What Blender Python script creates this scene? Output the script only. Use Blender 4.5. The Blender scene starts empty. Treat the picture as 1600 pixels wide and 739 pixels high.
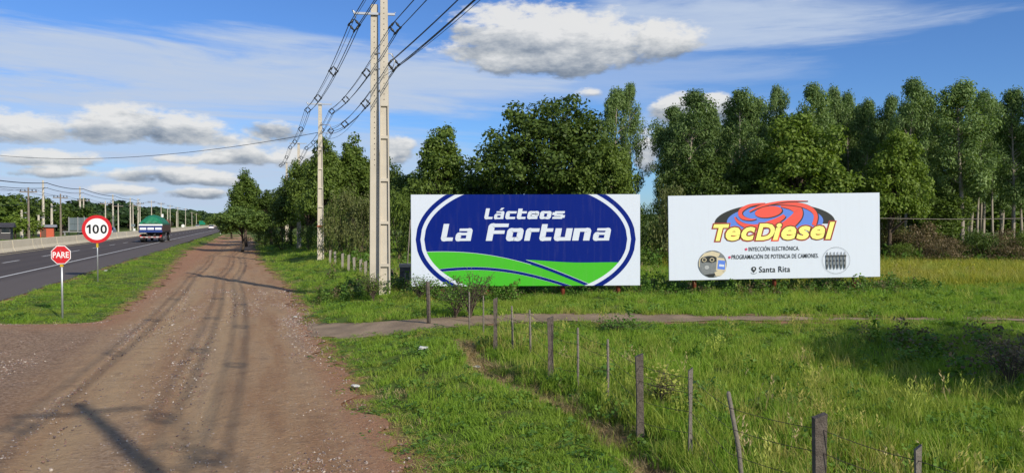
import bpy, bmesh, math, random
import numpy as np
from mathutils import Vector, Matrix

random.seed(7)
SC = bpy.context.scene
COL = SC.collection

# ------------------------------------------------------------------ camera
CAM_H, FPX = 2.7, 1180.0                 # eye height; focal length in photo pixels (1600 wide)
cam = bpy.data.objects.new('camera', bpy.data.cameras.new('camera'))
COL.objects.link(cam)
cam.location = (0, 0, CAM_H)
cam.rotation_euler = (math.radians(90 - 1.09), 0, 0)
cam.data.sensor_width = 36.0
cam.data.lens = FPX / 1600 * 36.0
cam.data.clip_start, cam.data.clip_end = 0.1, 12000
SC.camera = cam

# ------------------------------------------------------------------ sun, sky, exposure
SUN_EL, SUN_AZ = math.radians(28.5), math.radians(40)     # sun behind the viewer's right shoulder
TO_SUN = Vector((math.sin(SUN_AZ) * math.cos(SUN_EL), -math.cos(SUN_AZ) * math.cos(SUN_EL), math.sin(SUN_EL)))
sl = bpy.data.lights.new('sun', 'SUN'); sl.energy = 4.7; sl.angle = math.radians(0.5); sl.color = (1, .92, .78)
sun = bpy.data.objects.new('sun', sl); COL.objects.link(sun)
sun.rotation_euler = TO_SUN.to_track_quat('Z', 'Y').to_euler()
SC.view_settings.view_transform = 'Standard'; SC.view_settings.look = 'None'
SC.view_settings.exposure = 0.0; SC.view_settings.gamma = 1.0
SC.cycles.max_bounces = 6; SC.cycles.transparent_max_bounces = 6


class NT:
    """small helper for node trees"""
    def __init__(s, tree): s.t = tree; s.N = tree.nodes; s.L = tree.links
    def n(s, kind, **kw):
        o = s.N.new(kind)
        for k, v in kw.items(): setattr(o, k, v)
        return o
    def put(s, sock, v):
        if isinstance(v, bpy.types.NodeSocket): s.L.new(v, sock)
        elif v is not None: sock.default_value = v
    def m(s, op, a, b=None, c=None, clamp=False):
        o = s.n('ShaderNodeMath', operation=op, use_clamp=clamp)
        s.put(o.inputs[0], a); s.put(o.inputs[1], b); s.put(o.inputs[2], c)
        return o.outputs[0]
    def mix(s, f, a, b, blend='MIX'):
        o = s.n('ShaderNodeMix', data_type='RGBA', blend_type=blend)
        s.put(o.inputs[0], f); s.put(o.inputs[6], a); s.put(o.inputs[7], b)
        return o.outputs[2]
    def ss(s, v, lo, hi):
        o = s.n('ShaderNodeMapRange', interpolation_type='SMOOTHSTEP')
        s.put(o.inputs[0], v); s.put(o.inputs[1], lo); s.put(o.inputs[2], hi)
        return o.outputs[0]
    def noise(s, vec, scale, detail=4, rough=.55, dist=0.0, out=0):
        o = s.n('ShaderNodeTexNoise')
        s.put(o.inputs['Vector'], vec); s.put(o.inputs['Scale'], scale)
        o.inputs['Detail'].default_value = detail; o.inputs['Roughness'].default_value = rough
        o.inputs['Distortion'].default_value = dist
        return o.outputs[out]
    def ramp(s, f, stops):
        o = s.n('ShaderNodeValToRGB'); cr = o.color_ramp
        while len(cr.elements) < len(stops): cr.elements.new(.5)
        for e, (p, c) in zip(cr.elements, stops): e.position = p; e.color = (*c, 1)
        s.put(o.inputs[0], f); return o.outputs[0]


def build_world():
    w = bpy.data.worlds.new('World'); SC.world = w; w.use_nodes = True
    T = NT(w.node_tree)
    for x in list(T.N): T.N.remove(x)
    out = T.n('ShaderNodeOutputWorld'); bg = T.n('ShaderNodeBackground')
    sky = T.n('ShaderNodeTexSky', sky_type='NISHITA', sun_disc=False)
    sky.sun_elevation = SUN_EL; sky.sun_rotation = math.radians(180) - SUN_AZ
    sky.altitude = 200; sky.air_density = 1.0; sky.dust_density = 0.35; sky.ozone_density = 2.6
    tc = T.n('ShaderNodeTexCoord')
    d = tc.outputs['Generated']
    sp = T.n('ShaderNodeSeparateXYZ'); T.put(sp.inputs[0], d)
    X, Y, Z = sp.outputs
    az = T.m('ARCTAN2', X, Y); el = T.m('ARCSINE', Z)
    # coordinates for cloud texture: azimuth, elevation (radians)
    cb = T.n('ShaderNodeCombineXYZ'); T.put(cb.inputs[0], T.m('MULTIPLY', X, 1.0)); T.put(cb.inputs[1], Y); T.put(cb.inputs[2], T.m('MULTIPLY', Z, 2.3))
    P = cb.outputs[0]
    big = T.noise(P, 10.5, 9, .62, .25)
    fine = T.noise(P, 34.0, 5, .6)
    off = T.n('ShaderNodeVectorMath', operation='ADD'); T.put(off.inputs[0], P); off.inputs[1].default_value = (.018, 0, .035)
    big2 = T.noise(off.outputs[0], 10.5, 9, .62, .25)
    relief = T.m('SUBTRACT', big, big2)
    cs = T.n('ShaderNodeCombineXYZ'); T.put(cs.inputs[0], X); T.put(cs.inputs[1], Y); T.put(cs.inputs[2], T.m('MULTIPLY_ADD', X, .3, T.m('MULTIPLY', Z, 9.0)))
    streak = T.noise(cs.outputs[0], 3.6, 8, .62, .5)
    streak2 = T.noise(cs.outputs[0], 11.0, 6, .6, .3)

    # slightly deepen the blue as the phone does
    skyc = T.mix(1.0, sky.outputs[0], (.62, .93, 1.42, 1), 'MULTIPLY')

    def ang(px, py):
        a = math.atan((px - 800) / FPX); return a, math.atan((347 - py) / FPX * math.cos(a))
    # thin veils: centre px, half sizes px, opacity
    veil = None
    for (px, py, ax, by, op) in [(330, 122, 640, 78, .90), (60, 165, 500, 70, .55), (620, 150, 330, 34, .5), (1180, 30, 330, 62, .85), (1000, 118, 330, 50, .42),
                                 (1330, 28, 190, 26, .45), (300, 250, 560, 92, .72), (30, 310, 900, 46, .62), (150, 285, 560, 66, .88), (120, 232, 420, 40, .7), (1090, 205, 150, 60, .55)]:
        a, e = ang(px, py)
        u = T.m('DIVIDE', T.m('SUBTRACT', az, a), ax / FPX); v = T.m('DIVIDE', T.m('SUBTRACT', el, e), by / FPX)
        r = T.m('SUBTRACT', 1.0, T.m('ADD', T.m('MULTIPLY', u, u), T.m('MULTIPLY', v, v)))
        k = T.m('MULTIPLY', T.ss(T.m('MULTIPLY_ADD', T.m('SUBTRACT', streak, .5), 2.6, r), -.05, .95), op)
        veil = k if veil is None else T.m('MAXIMUM', veil, k)
    veil = T.m('MULTIPLY', veil, T.m('MULTIPLY_ADD', streak2, .5, .80), clamp=True)
    # the same thin cloud goes on round the rest of the sky
    rest = T.m('MULTIPLY', T.ss(streak, .38, .62), T.m('MULTIPLY', T.ss(T.m('ABSOLUTE', az), .66, 1.1), .75))
    veil = T.m('MAXIMUM', veil, rest)
    # cumulus: centre px, half width, height above / below the centre, strength
    cum = [(845, 72, 150, 62, 44, 1.0), (800, 62, 105, 36, 30, .9), (905, 88, 130, 66, 30, .9), (1010, 70, 100, 34, 24, .95), (740, 56, 46, 22, 20, .8), (880, 100, 120, 16, 22, .95), (835, 98, 70, 10, 22, .8), (1058, 72, 52, 16, 13, .7),
           (42, 208, 62, 30, 14, .95), (140, 206, 40, 20, 16, .8), (192, 196, 72, 32, 24, 1.1), (285, 206, 76, 26, 20, 1.0), (360, 222, 60, 16, 12, .7), (430, 204, 52, 14, 18, .9),
           (85, 252, 66, 16, 10, .9), (370, 246, 66, 17, 12, 1.0), (290, 250, 50, 8, 6, .6), (95, 270, 60, 9, 7, .8), (262, 276, 90, 15, 12, 1.0), (340, 284, 44, 9, 8, .8), (196, 298, 44, 11, 8, .95),
           (310, 303, 44, 10, 8, .9), (470, 250, 60, 22, 14, .8), (622, 232, 32, 22, 26, .95), (1062, 172, 50, 26, 20, .95), (1116, 168, 34, 22, 26, .9), (1010, 245, 22, 34, 30, .9), (922, 148, 20, 8, 6, .5)]
    cov = None; ws = None; hs = None
    for (px, py, ax, up, dn, st) in cum:
        a, e = ang(px, py)
        u = T.m('DIVIDE', T.m('SUBTRACT', az, a), ax * 1.08 / FPX)
        dv = T.m('SUBTRACT', el, e)
        v = T.m('SUBTRACT', T.m('DIVIDE', T.m('MAXIMUM', dv, 0.0), up * 1.12 / FPX), T.m('DIVIDE', T.m('MINIMUM', dv, 0.0), dn * 1.12 / FPX))
        r = T.m('MULTIPLY', T.m('SUBTRACT', 1.0, T.m('ADD', T.m('MULTIPLY', u, u), T.m('MULTIPLY', v, v))), st)
        wgt = T.m('MAXIMUM', T.m('ADD', r, .35), 0.0)
        rel = T.m('MULTIPLY', wgt, T.m('DIVIDE', dv, (up + dn) * .5 / FPX))
        cov = r if cov is None else T.m('MAXIMUM', cov, r)
        ws = wgt if ws is None else T.m('ADD', ws, wgt)
        hs = rel if hs is None else T.m('ADD', hs, rel)
    h = T.m('DIVIDE', hs, T.m('MAXIMUM', ws, .001))
    # elsewhere the cumulus field continues from the noise alone
    away = T.m('MULTIPLY', T.ss(T.m('ABSOLUTE', az), .66, .9), T.ss(el, .9, .1))
    cov = T.m('MAXIMUM', cov, T.m('SUBTRACT', T.m('MULTIPLY', T.ss(T.noise(P, 2.6, 2, .5), .48, .72), T.m('MULTIPLY', away, 1.4)), .5))
    dens = T.m('ADD', cov, T.m('ADD', T.m('MULTIPLY', T.m('SUBTRACT', big, .5), 2.1), T.m('MULTIPLY', T.m('SUBTRACT', fine, .5), 1.7)))
    alpha = T.ss(dens, -.04, .62)
    lum = T.m('ADD', T.m('MULTIPLY_ADD', h, .62, .70), T.m('MULTIPLY', relief, 2.0))
    lum = T.m('ADD', lum, T.m('MULTIPLY', T.m('SUBTRACT', fine, .5), .5))
    cc = T.ramp(lum, [(.0, (1.6, 2.1, 2.9)), (.36, (3.4, 3.9, 4.6)), (.66, (5.9, 6.2, 6.5)), (1.0, (8.9, 8.9, 8.8))])
    c1 = T.mix(veil, skyc, (5.6, 6.7, 8.6, 1))
    c2 = T.mix(T.m('MULTIPLY', alpha, .95), c1, cc)
    T.put(bg.inputs[0], c2); bg.inputs[1].default_value = 0.09
    T.L.new(bg.outputs[0], out.inputs[0])


build_world()

# ------------------------------------------------------------------ place: frames and terrain
RD = Vector((-.327, .945)).normalized()            # direction of highway, track, fence and pole line
RN = Vector((RD.y, -RD.x))                          # to the right of it
RANG = math.atan2(RN.y, RN.x)
def SN(s, n): return (RD.x * s + RN.x * n, RD.y * s + RN.y * n)
def toSN(x, y): return RD.x * x + RD.y * y, RN.x * x + RN.y * y
def sst(v, a, b):
    t = np.clip((v - a) / (b - a), 0, 1); return t * t * (3 - 2 * t)

_rs = np.random.RandomState(3)
_G = _rs.rand(256, 256)
def vnoise(x, y):
    x = np.asarray(x, float); y = np.asarray(y, float)
    xi = np.floor(x).astype(int); yi = np.floor(y).astype(int); fx = x - xi; fy = y - yi
    fx = fx * fx * (3 - 2 * fx); fy = fy * fy * (3 - 2 * fy)
    g = lambda i, j: _G[i & 255, j & 255]
    return (g(xi, yi) * (1 - fx) + g(xi + 1, yi) * fx) * (1 - fy) + (g(xi, yi + 1) * (1 - fx) + g(xi + 1, yi + 1) * fx) * fy - .5

def track_left(s):  return np.where(s < 100, -3.5 - 1.7 * sst(s, 22, 80), -5.2) - 4.1 * (1 - sst(s, 20.4, 23.2))
def track_right(s): return 1.35 - 1.0 * sst(s, 25, 62) + .35 * (1 - sst(s, 4, 12))
def path_low(x):  return 17.8 - .9 * sst(x, -5.5, -2.3) + .6 * sst(x, -2.3, .5) + .5 * sst(x, 2, 9)
def path_high(x): return 19.9 - 1.5 * sst(x, -5.5, -2.3) + .7 * sst(x, -2.3, .5)
def H(x, y):
    x = np.asarray(x, float); y = np.asarray(y, float)
    s = RD.x * x + RD.y * y; n = RN.x * x + RN.y * y
    h = .38 * sst(n, 1.3, 4.6) * (.35 + .65 * sst(s, 6, 18))
    h = h + .25 * sst(-n, 3.8, 7.2)
    rough = sst(n, 1.6, 3.0) + sst(-n, 4.2, 5.2) * sst(n, -7.2, -6.3) * sst(s, 22, 25)
    onpath = sst(y, path_low(x) - .7, path_low(x) + .1) * sst(-y, -path_high(x) - .7, -path_high(x) - .1) * sst(x, -6, -4)
    rough = rough * (1 - onpath)
    h = h + rough * (.16 * vnoise(x * .35, y * .35) + .10 * vnoise(x * 1.1 + 9, y * 1.1))
    dn = (n - 4.0 - .25 * np.sin(s * .9)) / .30
    h = h - .26 * np.exp(-dn * dn) * sst(s, 4, 8) * sst(-s, -15.2, -13.5)
    r = np.sqrt(x * x + y * y)
    h = h + sst(r, 260, 900) * (5 + 9 * vnoise(x * .004 + 5, y * .004)) * sst(-n, 30, 120)
    h = h + sst(r, 1300, 2600) * (26 + 26 * vnoise(x * .0013 + 2, y * .0013 + 7))
    return h
def Hf(x, y): return float(H(x, y))
def at(px, py, zoff=0.0):
    """ground point seen at photo pixel (px, py) (used once, to lay the place out)"""
    e = (py - 347.0) / FPX; Y = CAM_H / e
    for _ in range(24):
        X = (px - 800) / FPX * Y; Y = .5 * Y + .5 * (CAM_H - Hf(X, Y) - zoff) / e
    return (px - 800) / FPX * Y, Y
def top_z(py, Y): return CAM_H + (347 - py) / FPX * Y

# ------------------------------------------------------------------ mesh helpers
def tag(o, label=None, cat=None, group=None, kind=None):
    if label: o['label'] = label
    if cat: o['category'] = cat
    if group: o['group'] = group
    if kind: o['kind'] = kind
    return o
def empty(name, loc=(0, 0, 0), rz=0, label=None, cat=None, group=None):
    o = bpy.data.objects.new(name, None); COL.objects.link(o); o.empty_display_size = .2
    o.location = loc; o.rotation_euler = (0, 0, rz); return tag(o, label, cat, group)
def link(name, me, mat=None, parent=None, loc=None, rz=None):
    if mat is not None and not me.materials: me.materials.append(mat)
    o = bpy.data.objects.new(name, me); COL.objects.link(o)
    if parent: o.parent = parent
    if loc is not None: o.location = loc
    if rz is not None: o.rotation_euler = (0, 0, rz)
    return o
def copy_tree(o, parent=None):
    c = o.copy(); COL.objects.link(c); c.parent = parent
    for ch in [k for k in KIDS.get(o.name, [])]:
        copy_tree(ch, c)
    return c
KIDS = {}
def note_kids(o):
    for k in o.children: note_kids(k)
    KIDS[o.name] = list(o.children)

class MB:
    """collects shapes into one mesh"""
    def __init__(s): s.v = []; s.f = []; s.sm = []
    def add(s, vs, fs, smooth=False):
        b = len(s.v); s.v += [tuple(p) for p in vs]; s.f += [tuple(i + b for i in f) for f in fs]; s.sm += [smooth] * len(fs)
    def box(s, x0, x1, y0, y1, z0, z1, tx=1.0, ty=1.0):
        """box; tx, ty taper the top about its centre"""
        cx, cy = (x0 + x1) / 2, (y0 + y1) / 2; v = []
        for z, a, b in ((z0, 1, 1), (z1, tx, ty)):
            for X, Y in ((x0, y0), (x1, y0), (x1, y1), (x0, y1)): v.append((cx + (X - cx) * a, cy + (Y - cy) * b, z))
        s.add(v, [(0, 3, 2, 1), (4, 5, 6, 7), (0, 1, 5, 4), (1, 2, 6, 5), (2, 3, 7, 6), (3, 0, 4, 7)])
    def tube(s, pts, rad, seg=6, cap=True, smooth=True):
        pts = [Vector(p) for p in pts]; n = len(pts)
        if not hasattr(rad, '__len__'): rad = [rad] * n
        vs = []; up = None
        for i, p in enumerate(pts):
            t = (pts[min(i + 1, n - 1)] - pts[max(i - 1, 0)]).normalized()
            if up is None: up = Vector((0, 0, 1)) if abs(t.z) < .9 else Vector((1, 0, 0))
            a = t.cross(up).normalized(); b = t.cross(a).normalized(); up = -b if False else up
            if abs(t.dot(up)) > .98: up = a
            for k in range(seg):
                an = 2 * math.pi * k / seg
                vs.append(p + (a * math.cos(an) + b * math.sin(an)) * rad[i])
        fs = [(i * seg + k, i * seg + (k + 1) % seg, (i + 1) * seg + (k + 1) % seg, (i + 1) * seg + k) for i in range(n - 1) for k in range(seg)]
        if cap: fs += [tuple(range(seg))[::-1], tuple((n - 1) * seg + k for k in range(seg))]
        s.add(vs, fs, smooth)
    def disc(s, c, r, axis='y', seg=20, depth=.02, r2=None):
        """solid disc whose axis is x, y or z"""
        ax = {'x': (1, 0, 0), 'y': (0, 1, 0), 'z': (0, 0, 1)}[axis]; c = Vector(c); d = Vector(ax) * depth / 2
        s.tube([c - d, c + d], [r, r if r2 is None else r2], seg, True, False)
    def poly(s, pts): s.add(pts, [tuple(range(len(pts)))])
    def build(s, name, mat, parent=None, bevel=0, loc=None, rz=None):
        me = bpy.data.meshes.new(name); me.from_pydata(s.v, [], s.f)
        me.polygons.foreach_set('use_smooth', s.sm); me.materials.append(mat)
        if bevel:
            bm = bmesh.new(); bm.from_mesh(me)
            bmesh.ops.bevel(bm, geom=[e for e in bm.edges if e.calc_face_angle(0) > .5], offset=bevel, segments=2, affect='EDGES', clamp_overlap=True)
            bm.to_mesh(me); bm.free()
        me.validate(); me.update()
        return link(name, me, None, parent, loc, rz)

def np_mesh(name, verts, quads, attr=None, smooth=False):
    me = bpy.data.meshes.new(name); nv = len(verts); nf = len(quads); k = quads.shape[1]
    me.vertices.add(nv); me.vertices.foreach_set('co', np.asarray(verts, np.float32).ravel())
    me.loops.add(nf * k); me.loops.foreach_set('vertex_index', np.asarray(quads, np.int32).ravel())
    me.polygons.add(nf); me.polygons.foreach_set('loop_start', np.arange(0, nf * k, k, dtype=np.int32))
    me.polygons.foreach_set('use_smooth', np.full(nf, smooth))
    if attr:
        for an, av in attr.items():
            a = me.attributes.new(an, 'FLOAT', 'POINT'); a.data.foreach_set('value', np.asarray(av, np.float32))
    me.update(calc_edges=True); return me

# ------------------------------------------------------------------ materials
def mat(name, col, rough=.7, metal=0.0, var=.12, scale=6.0, bump=0.0, bscale=30.0, spec=.4):
    m = bpy.data.materials.new(name); m.use_nodes = True; T = NT(m.node_tree)
    b = T.N['Principled BSDF']; tc = T.n('ShaderNodeTexCoord').outputs['Object']
    nz = T.noise(tc, scale, 6, .6)
    c = T.mix(T.m('MULTIPLY', T.m('SUBTRACT', nz, .3, clamp=True), var * 4, clamp=True), (*[x * (1 - var) for x in col], 1), (*[min(1, x * (1 + var)) for x in col], 1))
    T.put(b.inputs['Base Color'], c)
    b.inputs['Roughness'].default_value = rough; b.inputs['Metallic'].default_value = metal
    b.inputs['Specular IOR Level'].default_value = spec
    if bump:
        bp = T.n('ShaderNodeBump'); bp.inputs['Strength'].default_value = bump; bp.inputs['Distance'].default_value = .02
        T.put(bp.inputs['Height'], T.noise(tc, bscale, 6, .65)); T.L.new(bp.outputs[0], b.inputs['Normal'])
    return m

def leaf_mat(name, dark, light, trans=.30, rough=.55, obj_var=.25, patch=0.0, patch_col=None, pscale=.25):
    m = bpy.data.materials.new(name); m.use_nodes = True; T = NT(m.node_tree)
    b = T.N['Principled BSDF']; out = T.N['Material Output']
    at_ = T.n('ShaderNodeAttribute', attribute_name='tint').outputs['Fac']
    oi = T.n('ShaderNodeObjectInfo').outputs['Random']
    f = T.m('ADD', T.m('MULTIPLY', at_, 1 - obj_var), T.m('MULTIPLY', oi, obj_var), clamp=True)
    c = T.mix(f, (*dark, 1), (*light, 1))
    if patch_col:
        pos = T.n('ShaderNodeNewGeometry').outputs['Position']
        k = T.ss(T.noise(pos, pscale, 3, .6), .44, .66)
        c = T.mix(T.m('MULTIPLY', k, patch), c, (*patch_col, 1))
    T.put(b.inputs['Base Color'], c); b.inputs['Roughness'].default_value = rough; b.inputs['Specular IOR Level'].default_value = .25
    tr = T.n('ShaderNodeBsdfTranslucent'); T.put(tr.inputs[0], T.mix(1.0, c, (1.25, 1.35, .55, 1), 'MULTIPLY'))
    mx = T.n('ShaderNodeMixShader'); mx.inputs[0].default_value = trans
    T.L.new(b.outputs[0], mx.inputs[1]); T.L.new(tr.outputs[0], mx.inputs[2]); T.L.new(mx.outputs[0], out.inputs[0])
    return m

M = {}
M['concrete'] = mat('pole_concrete', (.62, .56, .46), .85, var=.24, scale=1.6, bump=.35, bscale=45)
M['concrete_old'] = mat('weathered_concrete', (.34, .30, .25), .9, var=.25, scale=2.5, bump=.5, bscale=30)
M['barrier'] = mat('barrier_concrete', (.70, .62, .46), .85, var=.16, scale=.9, bump=.3, bscale=18)
M['steel'] = mat('galvanised_steel', (.55, .56, .57), .45, .7, var=.1)
M['cable'] = mat('black_cable', (.012, .012, .014), .5, var=.05)
M['insul'] = mat('dark_insulator', (.03, .035, .04), .4, var=.1)
M['rust'] = mat('rusty_red_paint', (.26, .060, .030), .75, var=.35, scale=9, bump=.3)
M['wood'] = mat('weathered_wood', (.135, .110, .090), .9, var=.45, scale=14, bump=.9, bscale=60)
M['wood_pale'] = mat('pale_dry_wood', (.23, .20, .165), .9, var=.3, scale=20, bump=.7, bscale=70)
M['wood_pole'] = mat('pole_timber', (.26, .21, .17), .9, var=.3, scale=3)
M['wire'] = mat('fence_wire', (.10, .075, .06), .6, .4)
M['bark'] = mat('dark_bark', (.115, .085, .062), .95, var=.35, scale=7, bump=.8, bscale=25)
M['bark_pale'] = mat('pale_eucalyptus_bark', (.36, .31, .25), .85, var=.35, scale=1.3, bump=.3)
M['white_vinyl'] = mat('white_banner_vinyl', (.64, .70, .79), .5, var=.015, scale=1.5, spec=.15)
M['blue_vinyl'] = mat('blue_banner_vinyl', (.003, .016, .190), .55, var=.03, scale=1.2, spec=.08)
M['green_vinyl'] = mat('green_banner_vinyl', (.065, .46, .028), .55, var=.02, spec=.1)
M['print_red'] = mat('print_red', (.80, .09, .06), .5, var=.02)
M['print_sky'] = mat('print_light_blue', (.10, .22, .70), .5, var=.02)
M['print_black'] = mat('print_black', (.018, .022, .022), .5, var=.1)
M['print_brown'] = mat('print_brown', (.16, .035, .015), .5, var=.02)
M['print_yellow'] = mat('print_yellow', (.90, .86, .22), .5, var=.02)
M['print_pink'] = mat('print_pink', (.62, .07, .16), .5, var=.02)
M['print_grey'] = mat('print_grey', (.22, .24, .25), .5, var=.3, scale=20)
M['print_cream'] = mat('print_cream', (.66, .58, .40), .5, var=.1)
M['frame'] = mat('billboard_frame', (.08, .07, .065), .7, .3)
M['sign_red'] = mat('sign_red', (.62, .022, .028), .38, var=.06, scale=3)
M['sign_white'] = mat('sign_white', (.84, .84, .82), .38, var=.03)
M['sign_black'] = mat('sign_black', (.012, .012, .014), .4)
M['sign_yellow'] = mat('sign_yellow', (.62, .42, .03), .5)
M['sign_green'] = mat('sign_green', (.01, .22, .13), .4)
M['tarp'] = mat('green_tarpaulin', (.015, .21, .10), .6, var=.3, scale=2.5, bump=.8, bscale=3)
M['truck_blue'] = mat('truck_blue', (.02, .05, .22), .4)
M['truck_wood'] = mat('truck_side_boards', (.16, .07, .045), .7, var=.3)
M['rubber'] = mat('tyre_rubber', (.018, .018, .019), .85)
M['chassis'] = mat('chassis_black', (.02, .02, .022), .7)
M['bumper_faded'] = mat('faded_red_reflector', (.42, .16, .15), .5)
M['bumper_pale'] = mat('dusty_white_reflector', (.55, .48, .46), .5)
M['chrome'] = mat('wheel_metal', (.55, .55, .57), .35, .8)
M['car_white'] = mat('white_car_paint', (.80, .81, .83), .22, var=.01)
M['car_dark'] = mat('grey_car_paint', (.25, .27, .30), .22, var=.01)
M['glass'] = mat('dark_glass', (.015, .02, .026), .08, var=.01, spec=.8)
M['lamp_red'] = mat('tail_lamp', (.5, .012, .01), .2)
M['plaster_red'] = mat('red_orange_plaster', (.56, .11, .055), .8, var=.15, scale=1)
M['plaster_white'] = mat('white_plaster', (.72, .70, .66), .8, var=.1, scale=1)
M['roof_tin'] = mat('tin_roof', (.42, .42, .42), .5, .3, var=.15)
M['roof_dark'] = mat('dark_roof', (.06, .055, .06), .7)
M['board_back'] = mat('billboard_back_metal', (.22, .27, .29), .55, .4, var=.1)
M['litter'] = mat('white_plastic_litter', (.62, .62, .58), .4)
M['mortar'] = mat('mortar_cap', (.46, .40, .32), .9, var=.2, bump=.4)
M['block'] = mat('grey_block', (.12, .115, .11), .9, var=.3, bump=.6)
M['strap_orange'] = mat('rusty_band', (.35, .09, .04), .8)

def vinyl_wear(m):
    T = NT(m.node_tree); b = T.N['Principled BSDF']; tc = T.n('ShaderNodeTexCoord').outputs['Object']
    mp = T.n('ShaderNodeMapping'); T.put(mp.inputs['Vector'], tc); mp.inputs['Scale'].default_value = (3.2, 1, .35)
    st = T.noise(mp.outputs[0], 2.2, 6, .65); old = b.inputs['Base Color'].links[0].from_socket
    sp = T.n('ShaderNodeSeparateXYZ'); T.put(sp.inputs[0], tc)
    seam = T.m('LESS_THAN', T.m('ABSOLUTE', T.m('SUBTRACT', T.m('FRACT', T.m('DIVIDE', sp.outputs[0], 1.42)), .5)), .006)
    c = T.mix(T.m('MULTIPLY', T.ss(st, .50, .74), .05), old, (.34, .30, .26, 1)); c = T.mix(T.m('MULTIPLY', seam, .05), c, (.2, .2, .2, 1))
    T.put(b.inputs['Base Color'], c)
    bp = T.n('ShaderNodeBump'); bp.inputs['Strength'].default_value = .22; bp.inputs['Distance'].default_value = .05
    T.put(bp.inputs['Height'], T.noise(tc, .8, 3, .5)); T.L.new(bp.outputs[0], b.inputs['Normal'])
for k_ in ('white_vinyl', 'blue_vinyl', 'green_vinyl'): vinyl_wear(M[k_])
L = {}
L['dark'] = leaf_mat('dark_green_leaves', (.024, .054, .010), (.120, .175, .030), .25)
L['mid'] = leaf_mat('mid_green_leaves', (.048, .092, .014), (.185, .255, .045), .30)
L['bright'] = leaf_mat('bright_green_leaves', (.085, .145, .018), (.230, .310, .048), .32)
L['euc'] = leaf_mat('eucalyptus_leaves', (.066, .120, .036), (.240, .335, .108), .30)
L['olive'] = leaf_mat('olive_brush_leaves', (.080, .105, .030), (.210, .220, .075), .28)
L['scrub'] = leaf_mat('dry_brush_leaves', (.085, .075, .035), (.235, .170, .090), .2)
L['roundleaf'] = leaf_mat('light_green_leaves', (.055, .105, .020), (.180, .260, .060), .28)
L['far'] = leaf_mat('far_forest_leaves', (.022, .050, .018), (.060, .100, .032), .1, obj_var=.6)
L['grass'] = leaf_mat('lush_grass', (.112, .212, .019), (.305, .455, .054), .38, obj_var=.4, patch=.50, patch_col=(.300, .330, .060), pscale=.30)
L['tall'] = leaf_mat('tall_field_grass', (.175, .235, .030), (.430, .480, .095), .36, obj_var=.4, patch=.75, patch_col=(.440, .350, .130), pscale=.42)
L['dry'] = leaf_mat('dry_grass_stems', (.28, .21, .10), (.55, .44, .24), .3, obj_var=.5)
L['yellow'] = leaf_mat('yellow_flowering_weeds', (.24, .25, .03), (.46, .42, .05), .3, obj_var=.5)
L['weed'] = leaf_mat('weed_leaves', (.055, .125, .016), (.160, .280, .045), .3, obj_var=.4)

def ground_mat():
    m = bpy.data.materials.new('grassy_soil'); m.use_nodes = True; T = NT(m.node_tree); b = T.N['Principled BSDF']
    pos = T.n('ShaderNodeNewGeometry').outputs['Position']
    soil = T.n('ShaderNodeAttribute', attribute_name='soil').outputs['Fac']
    far = T.n('ShaderNodeAttribute', attribute_name='far').outputs['Fac']
    n1 = T.noise(pos, .35, 6, .6); n2 = T.noise(pos, 3.2, 8, .7); n3 = T.noise(pos, 22, 5, .7)
    green = T.mix(n1, (.060, .115, .018, 1), (.150, .185, .035, 1))
    green = T.mix(T.ss(n2, .5, .72), green, (.075, .060, .030, 1))
    red = T.mix(n3, (.20, .10, .058, 1), (.38, .215, .125, 1))
    edge = T.ss(T.m('ADD', soil, T.m('MULTIPLY', T.m('SUBTRACT', n2, .5), 1.5)), .35, .75)
    farg = T.mix(T.noise(pos, .02, 6, .7), (.070, .110, .022, 1), (.150, .190, .045, 1))
    c = T.mix(edge, green, red); c = T.mix(far, c, farg)
    T.put(b.inputs['Base Color'], c); b.inputs['Roughness'].default_value = .95; b.inputs['Specular IOR Level'].default_value = .1
    bp = T.n('ShaderNodeBump'); bp.inputs['Strength'].default_value = .6; bp.inputs['Distance'].default_value = .05
    T.put(bp.inputs['Height'], n3); T.L.new(bp.outputs[0], b.inputs['Normal'])
    return m

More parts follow.
